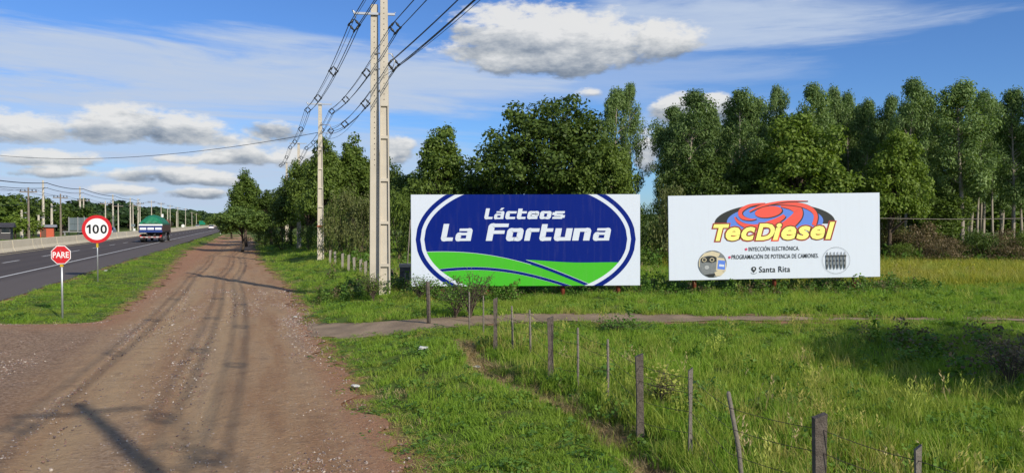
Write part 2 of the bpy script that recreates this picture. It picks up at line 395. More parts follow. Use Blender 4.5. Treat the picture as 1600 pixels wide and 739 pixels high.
def track_mat():
    """object x = metres across the road, y = metres along it"""
    m = bpy.data.materials.new('red_gravel_track'); m.use_nodes = True; T = NT(m.node_tree); b = T.N['Principled BSDF']
    tc = T.n('ShaderNodeTexCoord').outputs['Object']; sp = T.n('ShaderNodeSeparateXYZ'); T.put(sp.inputs[0], tc)
    n_, s_ = sp.outputs[0], sp.outputs[1]
    st = T.n('ShaderNodeMapping'); T.put(st.inputs['Vector'], tc); st.inputs['Scale'].default_value = (1.0, .12, 1)
    streak = T.noise(st.outputs[0], 1.5, 7, .62); patch = T.noise(tc, .32, 6, .6); mid = T.noise(tc, 3.0, 8, .7)
    grit = T.noise(tc, 40, 6, .8); vo = T.n('ShaderNodeTexVoronoi'); T.put(vo.inputs['Vector'], tc); vo.inputs['Scale'].default_value = 34
    base = T.mix(T.ss(streak, .35, .66), (.400, .245, .140, 1), (.545, .380, .225, 1))
    tan = None                       # compacted tan wheel tracks
    for c0 in (-2.1, -.65):
        g = T.m('SUBTRACT', 1.0, T.m('DIVIDE', T.m('ABSOLUTE', T.m('SUBTRACT', n_, T.m('MULTIPLY_ADD', patch, .8, c0 - .4))), .6), clamp=True)
        tan = g if tan is None else T.m('MAXIMUM', tan, g)
    base = T.mix(T.m('MULTIPLY', tan, .6), base, (.590, .435, .260, 1))
    # grey gravel on the apron and loose between the wheel tracks
    ap = T.m('MULTIPLY', T.ss(n_, -2.4, -4.0), T.ss(s_, 24, 20))
    gr = T.m('MAXIMUM', ap, T.m('MULTIPLY', T.ss(streak, .50, .66), .75))
    pebble = T.noise(tc, 17, 5, .75)
    grey = T.mix(T.ss(pebble, .38, .62), (.210, .143, .102, 1), (.48, .345, .245, 1))
    base = T.mix(T.m('MULTIPLY', gr, .8), base, grey)
    # redder shoulders, and redder farther along
    redf = T.m('MAXIMUM', T.m('MULTIPLY', T.ss(T.m('ADD', n_, T.m('MULTIPLY', mid, .8)), 1.25, 1.9), .85), T.m('MULTIPLY', T.ss(s_, 22, 60), .36))
    redf = T.m('MAXIMUM', redf, T.m('MULTIPLY', T.m('MULTIPLY', T.ss(T.m('SUBTRACT', n_, T.m('MULTIPLY', mid, .9)), -3.1, -4.2), T.ss(s_, 20, 23)), .9))
    base = T.mix(redf, base, T.mix(mid, (.37, .180, .100, 1), (.57, .325, .195, 1)))
    # small stones and dark specks and blotches
    base = T.mix(T.m('MULTIPLY', T.ss(pebble, .54, .68), .45), base, (.56, .47, .39, 1))
    base = T.mix(T.m('MULTIPLY', T.ss(T.noise(tc, 23, 4, .8), .55, .68), .50), base, (.12, .08, .06, 1))
    base = T.mix(T.m('MULTIPLY', T.ss(mid, .50, .68), .35), base, (.17, .115, .085, 1))
    base = T.mix(1.0, base, (.80, .77, .74, 1), 'MULTIPLY')
    T.put(b.inputs['Base Color'], base); b.inputs['Roughness'].default_value = .93; b.inputs['Specular IOR Level'].default_value = .12
    bp = T.n('ShaderNodeBump'); bp.inputs['Strength'].default_value = 1.0; bp.inputs['Distance'].default_value = .035
    hh = T.m('ADD', T.m('MULTIPLY', pebble, 1.0), T.m('ADD', T.m('MULTIPLY', grit, .3), T.m('MULTIPLY', mid, 1.2)))
    T.put(bp.inputs['Height'], hh); T.L.new(bp.outputs[0], b.inputs['Normal'])
    return m

def asphalt_mat():
    m = bpy.data.materials.new('worn_asphalt'); m.use_nodes = True; T = NT(m.node_tree); b = T.N['Principled BSDF']
    tc = T.n('ShaderNodeTexCoord').outputs['Object']; st = T.n('ShaderNodeMapping'); T.put(st.inputs['Vector'], tc); st.inputs['Scale'].default_value = (1.0, .03, 1)
    streak = T.noise(st.outputs[0], .9, 6, .6); mid = T.noise(tc, .8, 7, .7); grit = T.noise(tc, 60, 4, .8)
    c = T.mix(streak, (.055, .042, .038, 1), (.098, .078, .070, 1))
    sp = T.n('ShaderNodeSeparateXYZ'); T.put(sp.inputs[0], tc)
    sh = T.ss(sp.outputs[0], -10.1, -9.4)
    c = T.mix(T.m('MULTIPLY', sh, .6), c, (.135, .112, .100, 1))
    worn = None                       # tyre-darkened wheel paths
    for c0 in (-11.5, -13.1, -14.9, -16.4, -20.8, -22.3, -24.2, -25.7):
        g = T.m('SUBTRACT', 1.0, T.m('DIVIDE', T.m('ABSOLUTE', T.m('SUBTRACT', sp.outputs[0], c0)), .5), clamp=True); worn = g if worn is None else T.m('MAXIMUM', worn, g)
    c = T.mix(T.m('MULTIPLY', T.m('MULTIPLY', worn, T.m('ADD', streak, .3)), .45), c, (.035, .03, .03, 1))
    c = T.mix(T.m('MULTIPLY', T.ss(mid, .5, .75), .35), c, (.13, .11, .10, 1))
    c = T.mix(T.m('MULTIPLY', grit, .25), c, (.2, .19, .18, 1))
    T.put(b.inputs['Base Color'], c); b.inputs['Roughness'].default_value = .9; b.inputs['Specular IOR Level'].default_value = .15
    bp = T.n('ShaderNodeBump'); bp.inputs['Strength'].default_value = .3; bp.inputs['Distance'].default_value = .01
    T.put(bp.inputs['Height'], grit); T.L.new(bp.outputs[0], b.inputs['Normal'])
    return m
M['ground'] = ground_mat(); M['track'] = track_mat(); M['asphalt'] = asphalt_mat()
M['paint'] = mat('road_paint', (.72, .71, .66), .7, var=.25, scale=3)
M['paint_yellow'] = mat('yellow_road_paint', (.70, .60, .35), .7, var=.25, scale=3)
M['path'] = mat('dirt_path_soil', (.30, .215, .135), .95, var=.45, scale=1.1, bump=.8, bscale=18)
M['dry_soil'] = mat('dry_grass_thatch', (.27, .20, .125), .95, var=.4, scale=5, bump=1, bscale=30)

# ------------------------------------------------------------------ the setting
def axis(lo, hi, fine0, fine1, step, grow=1.16, cap=140):
    c = list(np.arange(fine0, fine1 + 1e-6, step)); d = step; v = fine1
    while v < hi: d = min(d * grow, cap); v += d; c.append(v)
    d = step; v = fine0; lo_l = []
    while v > lo: d = min(d * grow, cap); v -= d; lo_l.append(v)
    return np.array(lo_l[::-1] + c)
gx = axis(-4200, 4200, -32, 24, .26); gy = axis(-500, 5200, 3, 46, .24)
GX, GY = np.meshgrid(gx, gy); gz = H(GX, GY)
gs = RD.x * GX + RD.y * GY; gn = RN.x * GX + RN.y * GY
# keep the sheet just under the road sheets
under = ((gn > track_left(gs) + .5) & (gn < track_right(gs) - .5) & (gs < 170)) | ((gn < -7.7) & (gn > -27.8))
gz = gz - np.where(under, .05, 0.0)
dl = np.minimum(np.abs(gn - track_left(gs)), np.abs(gn - track_right(gs)))
soil = np.exp(-(dl / .5) ** 2) * (gs < 120)
soil = np.maximum(soil, np.exp(-((gn + 7.3) / .35) ** 2) * .8)
soil = np.maximum(soil, 1.1 * np.exp(-((gn - 4.0 - .25 * np.sin(gs * .9)) / .20) ** 2) * (gs > 6) * (gs < 15))
pd = np.minimum(np.abs(GY - path_low(GX)), np.abs(GY - path_high(GX)))
soil = np.maximum(soil, .8 * np.exp(-(pd / .25) ** 2) * (GX > -6))
far = sst(np.sqrt(GX ** 2 + GY ** 2), 80, 160)
nx, ny = len(gx), len(gy); idx = np.arange(nx * ny).reshape(ny, nx)
q = np.stack([idx[:-1, :-1].ravel(), idx[:-1, 1:].ravel(), idx[1:, 1:].ravel(), idx[1:, :-1].ravel()], 1)
tag(link('ground', np_mesh('ground', np.stack([GX.ravel(), GY.ravel(), gz.ravel()], 1), q, {'soil': soil.ravel(), 'far': far.ravel()}, True), M['ground']), kind='structure')

def strip(name, ss_, lo, hi, across, zoff, material, relief=0.0):
    """road sheet in (across, along) coordinates, turned to the road's direction"""
    V = []; W = across + 1
    for s in ss_:
        a, b = lo(s), hi(s)
        for k in range(W):
            n = a + (b - a) * k / across; x, y = SN(s, n)
            r = relief * (vnoise(n * 1.2, s * .25) + .6 * vnoise(n * 3, s * 2) + .5 * vnoise(n * 6, s * 5) - 1.1 * math.exp(-((n + 2.3 - .25 * math.sin(s * .31)) / .16) ** 2) - 1.1 * math.exp(-((n + .75 - .25 * math.sin(s * .31)) / .16) ** 2) + .55) * min(1, min(k, across - k) / 7) if relief else 0
            V.append((n, s, Hf(x, y) + zoff + float(r)))
    V = np.array(V); i = np.arange(len(ss_) * W).reshape(len(ss_), W)
    Q = np.stack([i[:-1, :-1].ravel(), i[:-1, 1:].ravel(), i[1:, 1:].ravel(), i[1:, :-1].ravel()], 1)
    o = link(name, np_mesh(name, V, Q, None, True), material); o.rotation_euler = (0, 0, RANG)
    return tag(o, kind='structure')
jag = lambda s, k, a: a * float(vnoise(s * .8, k) + .6 * vnoise(s * 2.3, k + 3) + .25 * vnoise(s * 5, k + 5))
strip('dirt_track', list(np.arange(-14, 45, .12)) + list(np.arange(45, 175, 1.2)), lambda s: float(track_left(np.float64(s))) + jag(s, 11, .5), lambda s: float(track_right(np.float64(s))) + jag(s, 31, .55), 56, .026, M['track'], .03)
strip('highway', list(np.arange(-60, 140, 2.0)) + list(np.arange(140, 900, 12)), lambda s: -27.6, lambda s: -7.35 + jag(s, 71, .25), 26, .022, M['asphalt'])
def line(name, n0, n1, segs, m, z=.028):
    mb = MB()
    for a, b in segs:
        k = max(1, int((b - a) / 4))
        for j in range(k):
            u, v = a + (b - a) * j / k, a + (b - a) * (j + 1) / k
            zz = [Hf(*SN(t, (n0 + n1) / 2)) + z for t in (u, v)]
            mb.poly([(n0, u, zz[0]), (n1, u, zz[0]), (n1, v, zz[1]), (n0, v, zz[1])])
    o = mb.build(name, m); o.rotation_euler = (0, 0, RANG); return tag(o, kind='structure')
line('road_edge_line', -10.48, -10.33, [(-50, 800)], M['paint'])
line('road_edge_line', -17.42, -17.28, [(-50, 800)], M['paint_yellow'])
line('lane_line', -14.0, -13.86, [(a + 2.2, a + 5.6) for a in range(-40, 420, 9)], M['paint'])
line('lane_line', -23.1, -22.96, [(a, a + 3.4) for a in range(-40, 420, 9)], M['paint'])

# side path across the verge
def path_sheet():
    V = []; xs = list(np.arange(-5.4, 30, .16)) + list(np.arange(30, 70, 1.5)); A = 10
    for x in xs:
        fade = float(sst(np.float64(x), 1, 9)) * .42 - .02
        a = float(path_low(np.float64(x))) + .55 * float(vnoise(x * .8, 3.3) + .6 * vnoise(x * 3.1, 8.3)) + fade
        b = float(path_high(np.float64(x))) + .45 * float(vnoise(x * .7, 13.3) + .6 * vnoise(x * 3.3, 18.3)) - fade
        for k in range(A + 1):
            y = a + (b - a) * k / A; V.append((x, y, Hf(x, y) + .012 + .02 * float(vnoise(x * 1.5, y * 3))))
    i = np.arange(len(xs) * (A + 1)).reshape(len(xs), A + 1)
    Q = np.stack([i[:-1, :-1].ravel(), i[1:, :-1].ravel(), i[1:, 1:].ravel(), i[:-1, 1:].ravel()], 1)
    tag(link('dirt_path', np_mesh('dirt_path', np.array(V), Q, None, True), M['path']), kind='structure')
path_sheet()

# median barrier: precast segments
def barrier():
    root = empty('concrete_barrier', (*SN(0, 0), 0), RANG, 'long pale concrete median barrier dividing the highway', 'road barrier')
    prof = [(-.30, 0), (-.30, .08), (-.17, .33), (-.10, .92), (-.07, .95), (.07, .95), (.10, .92), (.17, .33), (.30, .08), (.30, 0)]
    def seg(mb, y0, y1, z=0):
        n = len(prof); vs = [(x, y0, z + h) for x, h in prof] + [(x, y1, z + h) for x, h in prof]
        fs = [(i, i + 1, n + i + 1, n + i) for i in range(n - 1)] + [tuple(range(n))[::-1], tuple(range(n, 2 * n))]
        mb.add(vs, fs)
    mb = MB(); seg(mb, .02, 2.97); mb.box(-.312, -.29, .5, .75, .0, .06); mb.box(.29, .312, .5, .8, .0, .07)
    first = mb.build('barrier_segment', M['barrier'], root)
    zb = Hf(*SN(60, -18.6))
    for k in range(110):
        o = first if k == 0 else link('barrier_segment', first.data, None, root)
        o.location = (-18.6 + .012 * math.sin(k * 2.1), 6 + k * 3.0, zb + .02); o.rotation_euler = (0, 0, .004 * math.sin(k * 3.7))
    mb = MB()
    for k in range(60):
        s = 336 + k * 7; seg(mb, s, s + 6.9, Hf(*SN(s, -18.6)))
    o = mb.build('barrier_segment', M['barrier'], root); o.location = (-18.6, 0, 0); tag(o, kind='stuff')
barrier()

# ------------------------------------------------------------------ trees
def leaf_quads(C, Nrm, size, rng, droop=0.0, aspect=.55):
    """rhombic leaves at C facing roughly along Nrm"""
    n = len(C)
    j = rng.normal(size=(n, 3)) * .55; nn = Nrm + j; nn /= np.linalg.norm(nn, axis=1, keepdims=True) + 1e-9
    r = rng.normal(size=(n, 3)); r[:, 2] -= droop * 2.2
    a = r - (r * nn).sum(1, keepdims=True) * nn; a /= np.linalg.norm(a, axis=1, keepdims=True) + 1e-9
    b = np.cross(nn, a); s = size * rng.uniform(.6, 1.35, (n, 1))
    V = np.stack([C - a * s * .5, C + b * s * aspect * .5, C + a * s * .5, C - b * s * aspect * .5], 1).reshape(-1, 3)
    Q = np.arange(n * 4).reshape(n, 4); return V, Q

def puffs_to_leaves(puffs, per, size, rng, droop, aspect, flat=.8):
    Cs = []; Ns = []; Ti = []
    for (c, r) in puffs:
        k = max(8, int(per * (r ** 1.7)))
        d = rng.normal(size=(k, 3)); d /= np.linalg.norm(d, axis=1, keepdims=True)
        rad = r * rng.uniform(.25, 1.0, (k, 1)) ** .55 * (1 + .25 * rng.normal(size=(k, 1)) * .5)
        p = d * rad; p[:, 2] *= flat
        Cs.append(np.array(c) + p); nn = d.copy(); nn[:, 2] += .35; Ns.append(nn)
        t = rng.uniform(.0, 1.0, k) * .75 + rng.uniform(0, .25); Ti.append(t)
    C = np.concatenate(Cs); N = np.concatenate(Ns); t = np.concatenate(Ti)
    V, Q = leaf_quads(C, N, size, rng, droop, aspect)
    return V, Q, np.repeat(t, 4)

def make_tree(name, label, cat, kind, seed, leafm, barkm):
    """one tree of unit style: empty > trunk, crown; returns root and its height and half width"""
    rng = np.random.RandomState(seed); puffs = []; mb = MB()
    if kind == 'euc':
        Ht = 12.0; lean = rng.normal(size=2) * .25
        tp = lambda t: Vector((lean[0] * t * t + .10 * math.sin(t * 5 + seed), lean[1] * t * t + .08 * math.cos(t * 4 + seed), Ht * t))
        mb.tube([tp(t) for t in np.linspace(-.01, .97, 11)], [.15 * (1 - .86 * t) for t in np.linspace(0, 1, 11)], 7)
        start = rng.uniform(.30, .42); nb = 46
        for k in range(nb):
            t = start + (1 - start) * (k / (nb - 1)) ** .92; u = (t - start) / (1 - start)
            R = 1.55 * (.35 + .65 * math.sin(math.pi * min(1, u * .80 + .16))) * rng.uniform(.55, 1.15) * (1 - .55 * max(0, u - .72) / .28)
            an = rng.uniform(0, 6.28); b0 = tp(min(.97, t)); tip = b0 + Vector((math.cos(an) * R, math.sin(an) * R, R * rng.uniform(.35, .9)))
            if t > .93: tip = tp(.95) + Vector((math.cos(an) * .3, math.sin(an) * .3, rng.uniform(.0, .45)))
            mb.tube([b0, b0.lerp(tip, .55) + Vector((0, 0, .12)), tip], [.035, .022, .01], 4, False)
            for j, f in enumerate((.55, 1.0)):
                if f < 1 and rng.rand() < .35: continue
                c = b0.lerp(tip, f); puffs.append(((c.x, c.y, c.z - .1), rng.uniform(.38, .66) * (1 if f == 1 else .8)))
        V, Q, t = puffs_to_leaves(puffs, 560, .21, rng, .9, .38, 1.25); HW = 1.8
    elif kind in ('broad', 'wide', 'round', 'cone'):
        Ht, R, z0, np_, flat = {'broad': (10, 3.0, .9, 130, .8), 'wide': (11, 4.5, 1.2, 240, .62), 'round': (4.4, 2.0, 1.0, 70, .8), 'cone': (9, 2.5, .8, 115, .8)}[kind]
        pr = {'broad': (.55, 1.0), 'wide': (.6, 1.15), 'round': (.36, .62), 'cone': (.42, .85)}[kind]
        mb.tube([(0, 0, -.1), (.08, .03, Ht * .15), (.02, .1, Ht * .35), (-.1, 0, Ht * .62)], [Ht * .024, Ht * .018, Ht * .014, Ht * .006], 8)
        for k in range(np_):
            while True:
                d = rng.normal(size=3); d /= np.linalg.norm(d)
                if d[2] > -.62: break
            rr = rng.uniform(.45, 1.0) ** .6; zc = (z0 + Ht) * .52; zh = (Ht - z0) * .5
            lump = 1 + .20 * math.sin(d[0] * 4 + seed) * math.cos(d[1] * 3 + seed * 2) + .12 * math.sin(d[2] * 6 + seed)
            p = np.array([d[0] * R, d[1] * R, d[2] * zh]) * rr * lump * .88
            z = zc + p[2]
            if kind == 'cone': f = 1.28 - .95 * (z - z0) / (Ht - z0); p[0] *= f; p[1] *= f
            if kind == 'wide': z = min(z, Ht - .25 - .04 * (p[0] ** 2 + p[1] ** 2))
            r = rng.uniform(*pr) * (1 if z < Ht * .8 else .8); z = min(z, Ht - r * .7); puffs.append(((p[0], p[1], z), r))
        for (c, r) in puffs[::5]:
            a = Vector((0, .05, min(c[2] * .6, Ht * .5))); b = Vector(c); mb.tube([a, a.lerp(b, .5) + Vector((0, 0, .25)), b], [Ht * .008, Ht * .005, .012], 5, False)
        V, Q, t = puffs_to_leaves(puffs, {'broad': 210, 'wide': 150, 'round': 520, 'cone': 260}[kind], {'broad': .25, 'wide': .25, 'round': .17, 'cone': .22}[kind], rng, .2, .6, flat); HW = R
    elif kind == 'bush':
        Ht, R = 3.0, 1.9
        for k in range(9):
            an = rng.uniform(0, 6.28); mb.tube([(0, 0, -.05), (math.cos(an) * .5, math.sin(an) * .5, 1.0), (math.cos(an) * 1.0, math.sin(an) * 1.0, rng.uniform(1.6, 2.4))], [.04, .025, .01], 4, False)
        for k in range(56):
            an = rng.uniform(0, 6.28); u = rng.uniform(0, 1) ** .5; z = rng.uniform(.2, 1.0)
            rr = R * u * math.sqrt(max(.05, 1 - (z * .92) ** 2)) * 1.0; r = rng.uniform(.30, .62)
            puffs.append(((math.cos(an) * rr, math.sin(an) * rr, z * (Ht - .35)), r))
        V, Q, t = puffs_to_leaves(puffs, 230, .16, rng, .4, .45, .9); HW = R
    elif kind == 'small':                    # low far tree / shrub, cheap
        Ht, R = 7.0, 3.0
        mb.tube([(0, 0, -.1), (.1, 0, 2.4), (0, 0, 4.5)], [.2, .15, .06], 5)
        for k in range(44):
            d = rng.normal(size=3); d /= np.linalg.norm(d); d[2] = max(d[2], -.75); rr = rng.uniform(.5, 1)
            puffs.append(((d[0] * R * rr * .85, d[1] * R * rr * .85, 3.9 + d[2] * 2.4 * rr), rng.uniform(.6, 1.05)))
        V, Q, t = puffs_to_leaves(puffs, 42, .46, rng, .2, .7, .8); HW = R
    root = empty(name, (0, 0, 0), 0, label, cat)
    mb.build('trunk', barkm, root)
    me = np_mesh('crown', V, Q, {'tint': t}); link('crown', me, leafm, root)
    note_kids(root); root['_h'] = Ht; root['_w'] = HW; return root

PROTO = {}; USED = set()
def proto(key, *a):
    PROTO[key] = (a, None)
DEF = {
    'euc_a': ('eucalyptus_tree', 'euc', 11, 'euc', 'bark_pale'), 'euc_b': ('eucalyptus_tree', 'euc', 12, 'euc', 'bark_pale'),
    'euc_c': ('eucalyptus_tree', 'euc', 13, 'euc', 'bark_pale'), 'euc_d': ('eucalyptus_tree', 'euc', 17, 'euc', 'bark_pale'),
    'wide': ('broadleaf_tree', 'wide', 21, 'dark', 'bark'), 'broad_a': ('broadleaf_tree', 'broad', 31, 'mid', 'bark'),
    'broad_b': ('broadleaf_tree', 'broad', 32, 'dark', 'bark'), 'broad_c': ('broadleaf_tree', 'broad', 34, 'bright', 'bark'),
    'cone': ('broadleaf_tree', 'cone', 41, 'mid', 'bark'), 'cone_b': ('broadleaf_tree', 'cone', 43, 'mid', 'bark'), 'round': ('small_tree', 'round', 51, 'roundleaf', 'bark'),
    'bush_a': ('bush', 'bush', 61, 'mid', 'bark'), 'bush_b': ('bush', 'bush', 62, 'olive', 'bark'), 'bush_c': ('bush', 'bush', 63, 'scrub', 'bark'), 'bush_d': ('bush', 'bush', 64, 'dark', 'bark'),
    'far_a': ('roadside_tree', 'small', 71, 'mid', 'bark'), 'far_b': ('roadside_tree', 'small', 72, 'bright', 'bark'), 'far_c': ('roadside_tree', 'small', 73, 'dark', 'bark'), 'far_d': ('roadside_tree', 'small', 74, 'bright', 'bark'),
}
def tree(key, x, y, height, width, label, group=None, rz=None, sink=.05):
    nm, kind, seed, lm, bm_ = DEF[key]
    if key not in PROTO:
        o = PROTO[key] = make_tree(nm, label, 'tree' if kind != 'bush' else 'bush', kind, seed, L[lm], M[bm_])
    else:
        o = copy_tree(PROTO[key])
    o['label'] = label
    if group: o['group'] = group
    elif 'group' in o: del o['group']
    sz = height / o['_h']; sx = width / 2 / o['_w'] * (1.14 if key[:3] in ('bro', 'con', 'wid') else 1.0)
    o.location = (x, y, Hf(x, y) - sink); o.scale = (sx, sx, sz); o.rotation_euler = (0, 0, random.uniform(0, 6.28) if rz is None else rz)
    return o
def tree_px(key, px, Y, top, wpx, label, group=None, rz=None):
    x = (px - 800) / FPX * Y
    return tree(key, x, Y, top_z(top, Y) - Hf(x, Y), wpx / FPX * Y, label, group, rz)

# eucalyptus plantation on the right: (px, distance, top py, crown width px, label)
EG = 'eucalyptus trees of the plantation on the right'
euc_front = [
    (1036, 50, 198, 46, 'short eucalyptus at the left edge of the plantation, beside the gap of sky'),
    (1074, 49, 146, 78, 'tall full-crowned eucalyptus in front of the small grey cloud'),
    (1106, 52, 172, 50, 'lower eucalyptus just right of the full-crowned one by the grey cloud'),
    (1151, 48, 141, 74, 'tall eucalyptus with a broad top rising behind the round logo billboard'),
    (1186, 53, 154, 48, 'thin eucalyptus with a dark sparse top, right of the broad-topped one'),
    (1217, 51, 136, 44, 'slim eucalyptus with a separate rounded top against the blue sky'),
    (1262, 49, 136, 64, 'narrow-headed eucalyptus above the bright green broadleaf tree'),
    (1298, 52, 140, 46, 'leaning-topped eucalyptus above the right half of the round logo billboard'),
    (1325, 53, 147, 44, 'eucalyptus with a small tufted top above the right end of the white billboard'),
    (1356, 51, 155, 48, 'eucalyptus with a low tufted top just right of the white billboard'),
    (1388, 53, 151, 48, 'eucalyptus left of the tallest one, with a ragged dark top'),
    (1416, 48, 128, 62, 'tallest eucalyptus of the plantation, with a dense pointed head'),
    (1450, 53, 152, 52, 'dark eucalyptus between the tallest one and the broad crowned pair'),
    (1500, 47, 130, 92, 'wide-crowned eucalyptus with a bare pale trunk, right part of the plantation'),
    (1528, 51, 142, 52, 'slim eucalyptus touching the wide-crowned one on its right'),
    (1551, 54, 158, 48, 'low eucalyptus in the dip between two taller ones at far right'),
    (1582, 48, 142, 66, 'eucalyptus at the right edge of the picture, with a white trunk'),
    (1625, 47, 138, 70, 'eucalyptus cut off by the right edge of the picture'),
]
ek = ['euc_a', 'euc_b', 'euc_c', 'euc_d']
for i, (px, Y, tp, w, lb) in enumerate(euc_front):
    tree_px(ek[(i * 3 + i // 4) % 4], px, Y, tp, w * 1.12, lb, EG)
rng0 = np.random.RandomState(5)
for r_, Y0 in enumerate((56, 61, 67, 74)):
    for k in range(13):
        px = 1062 + k * 48 + (r_ % 2) * 22 + rng0.uniform(-9, 9)
        tree_px(ek[(k + r_) % 4], px, Y0 + rng0.uniform(-1, 1), 172 + r_ * 9 + rng0.uniform(-8, 14), 66 + rng0.uniform(-8, 12), 'eucalyptus deep inside the plantation, mostly hidden by the front row', 'eucalyptus trees deep inside the plantation')
tree_px('broad_c', 1252, 44.5, 178, 128, 'bright green broadleaf tree standing before the eucalyptuses behind the round logo billboard')
tree_px('broad_c', 1392, 43.5, 205, 96, 'light green leafy tree at the right end of the white billboard', rz=2.2)
tree_px('broad_b', 1100, 46, 235, 100, 'dark leafy tree under the eucalyptuses, above the left end of the round logo billboard', rz=1.1)
tree_px('broad_a', 1180, 47, 230, 90, 'mid green leafy tree under the eucalyptuses, above the middle of the round logo billboard', rz=4.1)
tree_px('broad_a', 1460, 48, 285, 90, 'low leafy tree in the shade of the plantation, right of the light green one', rz=3.3)
for k in range(15):
    px = 1395 + k * 17; tree_px(['bush_c', 'bush_b', 'bush_c', 'bush_d'][k % 4], px, 45 + (k % 3) * 1.6, 352 + (k * 7) % 22, 66, 'brush of the dry undergrowth at the foot of the plantation', 'undergrowth bushes along the foot of the plantation')
for k in range(9):
    px = 1050 + k * 41; tree_px(['bush_d', 'bush_a', 'bush_b'][k % 3], px, 45 + (k % 2), 300 + (k * 11) % 24, 80, 'dark undergrowth bush rising behind the swirl logo billboard', 'undergrowth bushes behind the swirl logo billboard')
for k in range(13):
    px = 1330 + k * 26; tree_px(['far_c', 'far_a'][k % 2], px, 84 + (k % 3), 296 + (k * 13) % 18, 95, 'low dark tree closing the view behind the plantation trunks', 'low trees behind the plantation')
# centre group
tree_px('euc_b', 961, 50, 138, 62, 'left one of the two joined eucalyptus tops rising beside the big dark tree')
tree_px('euc_d', 987, 51, 133, 50, 'right one of the two joined eucalyptus tops, next to the gap of sky')
tree_px('wide', 858, 50, 150, 196, 'big dark spreading tree behind the blue oval billboard')
tree_px('broad_a', 948, 47, 212, 90, 'bushy green tree at the right shoulder of the big dark tree', rz=.6)
tree_px('broad_b', 778, 54, 255, 70, 'dark low tree at the left foot of the big spreading tree', rz=.9)
tree_px('cone', 690, 52, 186, 104, 'open-branched tree alone against the sky, above the left end of the blue oval billboard')
tree_px('broad_b', 735, 55, 262, 84, 'low dark tree between the open-branched tree and the big spreading tree', rz=2.9)
tree_px('broad_b', 632, 55, 268, 80, 'low dark tree just right of the double concrete pole', rz=4.0)
tree_px('cone_b', 552, 58, 206, 78, 'tree with a pointed top seen left of the double concrete pole')
tree_px('broad_b', 598, 60, 232, 70, 'dark tree directly behind the double concrete pole', rz=.2)
tree_px('cone', 508, 56, 208, 76, 'tall leafy tree beside the second concrete pole', rz=1.7)
tree_px('broad_a', 481, 66, 238, 60, 'leafy tree behind the second concrete pole, on its left', rz=5.1)
# thicket left
tree_px('wide', 530, 68, 240, 110, 'wide dark tree filling the back of the thicket beside the second concrete pole', rz=1.0)
tree_px('broad_b', 486, 72, 250, 74, 'dark tree far back between the second and third concrete poles', rz=3.0)
tree_px('broad_b', 585, 64, 250, 80, 'dense dark tree deep behind the double concrete pole', rz=5.0)
tree_px('broad_b', 655, 60, 262, 84, 'dense dark tree behind the upper left corner of the blue oval billboard', rz=1.5)
tree_px('broad_b', 440, 92, 300, 66, 'dense dark tree far back left of the third concrete pole', rz=4.4)
tree_px('broad_b', 455, 76, 282, 62, 'very dark tree behind the third concrete pole')
tree_px('broad_b', 424, 84, 292, 60, 'dark tree on the right of the track, left of the third concrete pole', rz=2.0)
tree_px('cone_b', 384, 82, 262, 64, 'pointed tree standing behind the small round tree by the track')
x, y = at(378, 394); tree('round', x, y, top_z(320, y) - Hf(x, y), 98 / FPX * y, 'small round-crowned tree with thin bare stems at the edge of the track')
tree_px('broad_a', 405, 98, 318, 60, 'lowest tree of the dark group beyond the small round tree', rz=1.2)
tree_px('broad_b', 362, 120, 335, 40, 'far dark tree at the end of the track', rz=2.2)
for px, Y, tp, w, ky, lb in [
    (536, 46, 290, 62, 'bush_b', 'tall feathery olive thicket right of the second concrete pole'),
    (566, 45, 300, 60, 'bush_b', 'olive thicket touching the double concrete pole on its left'),
    (516, 50, 318, 52, 'bush_a', 'green bush at the right foot of the second concrete pole'),
    (484, 60, 345, 52, 'bush_d', 'dark bush between the second and third concrete poles'),
    (624, 44, 296, 72, 'bush_a', 'tall green bush just right of the double concrete pole'),
    (660, 43, 300, 60, 'bush_d', 'dark bush behind the left end of the blue oval billboard'),
    (1006, 42, 318, 56, 'bush_a', 'green bush filling the gap between the two billboards, left side'),
    (1050, 41, 286, 74, 'bush_b', 'olive bush rising between the two billboards'),
    (1440, 43, 345, 70, 'bush_c', 'brownish dry bush under the plantation, right of the light green tree'),
    (1478, 41, 370, 62, 'bush_c', 'low brownish bush at the edge of the field'),
    (1535, 42, 352, 74, 'bush_d', 'dark bush under the bare pale trunks'),
    (1576, 41, 372, 64, 'bush_c', 'brownish bush under the eucalyptus at far right'),
    (1610, 41, 358, 74, 'bush_a', 'green bush at the right edge of the picture'),
    (1408, 42, 378, 50, 'bush_a', 'small green bush at the foot of the light green tree'),
    (1022, 46, 350, 60, 'bush_d', 'shaded bush low in the gap between the billboards'),
    (690, 46, 300, 70, 'bush_a', 'green bush hidden behind the blue oval billboard'),
    (440, 70, 352, 60, 'bush_d', 'dark bush at the foot of the third concrete pole'),
    (412, 86, 352, 56, 'bush_a', 'green bush in the shade right of the small round tree'),
]:
    tree_px(ky, px, Y, tp, w * 1.1, lb)

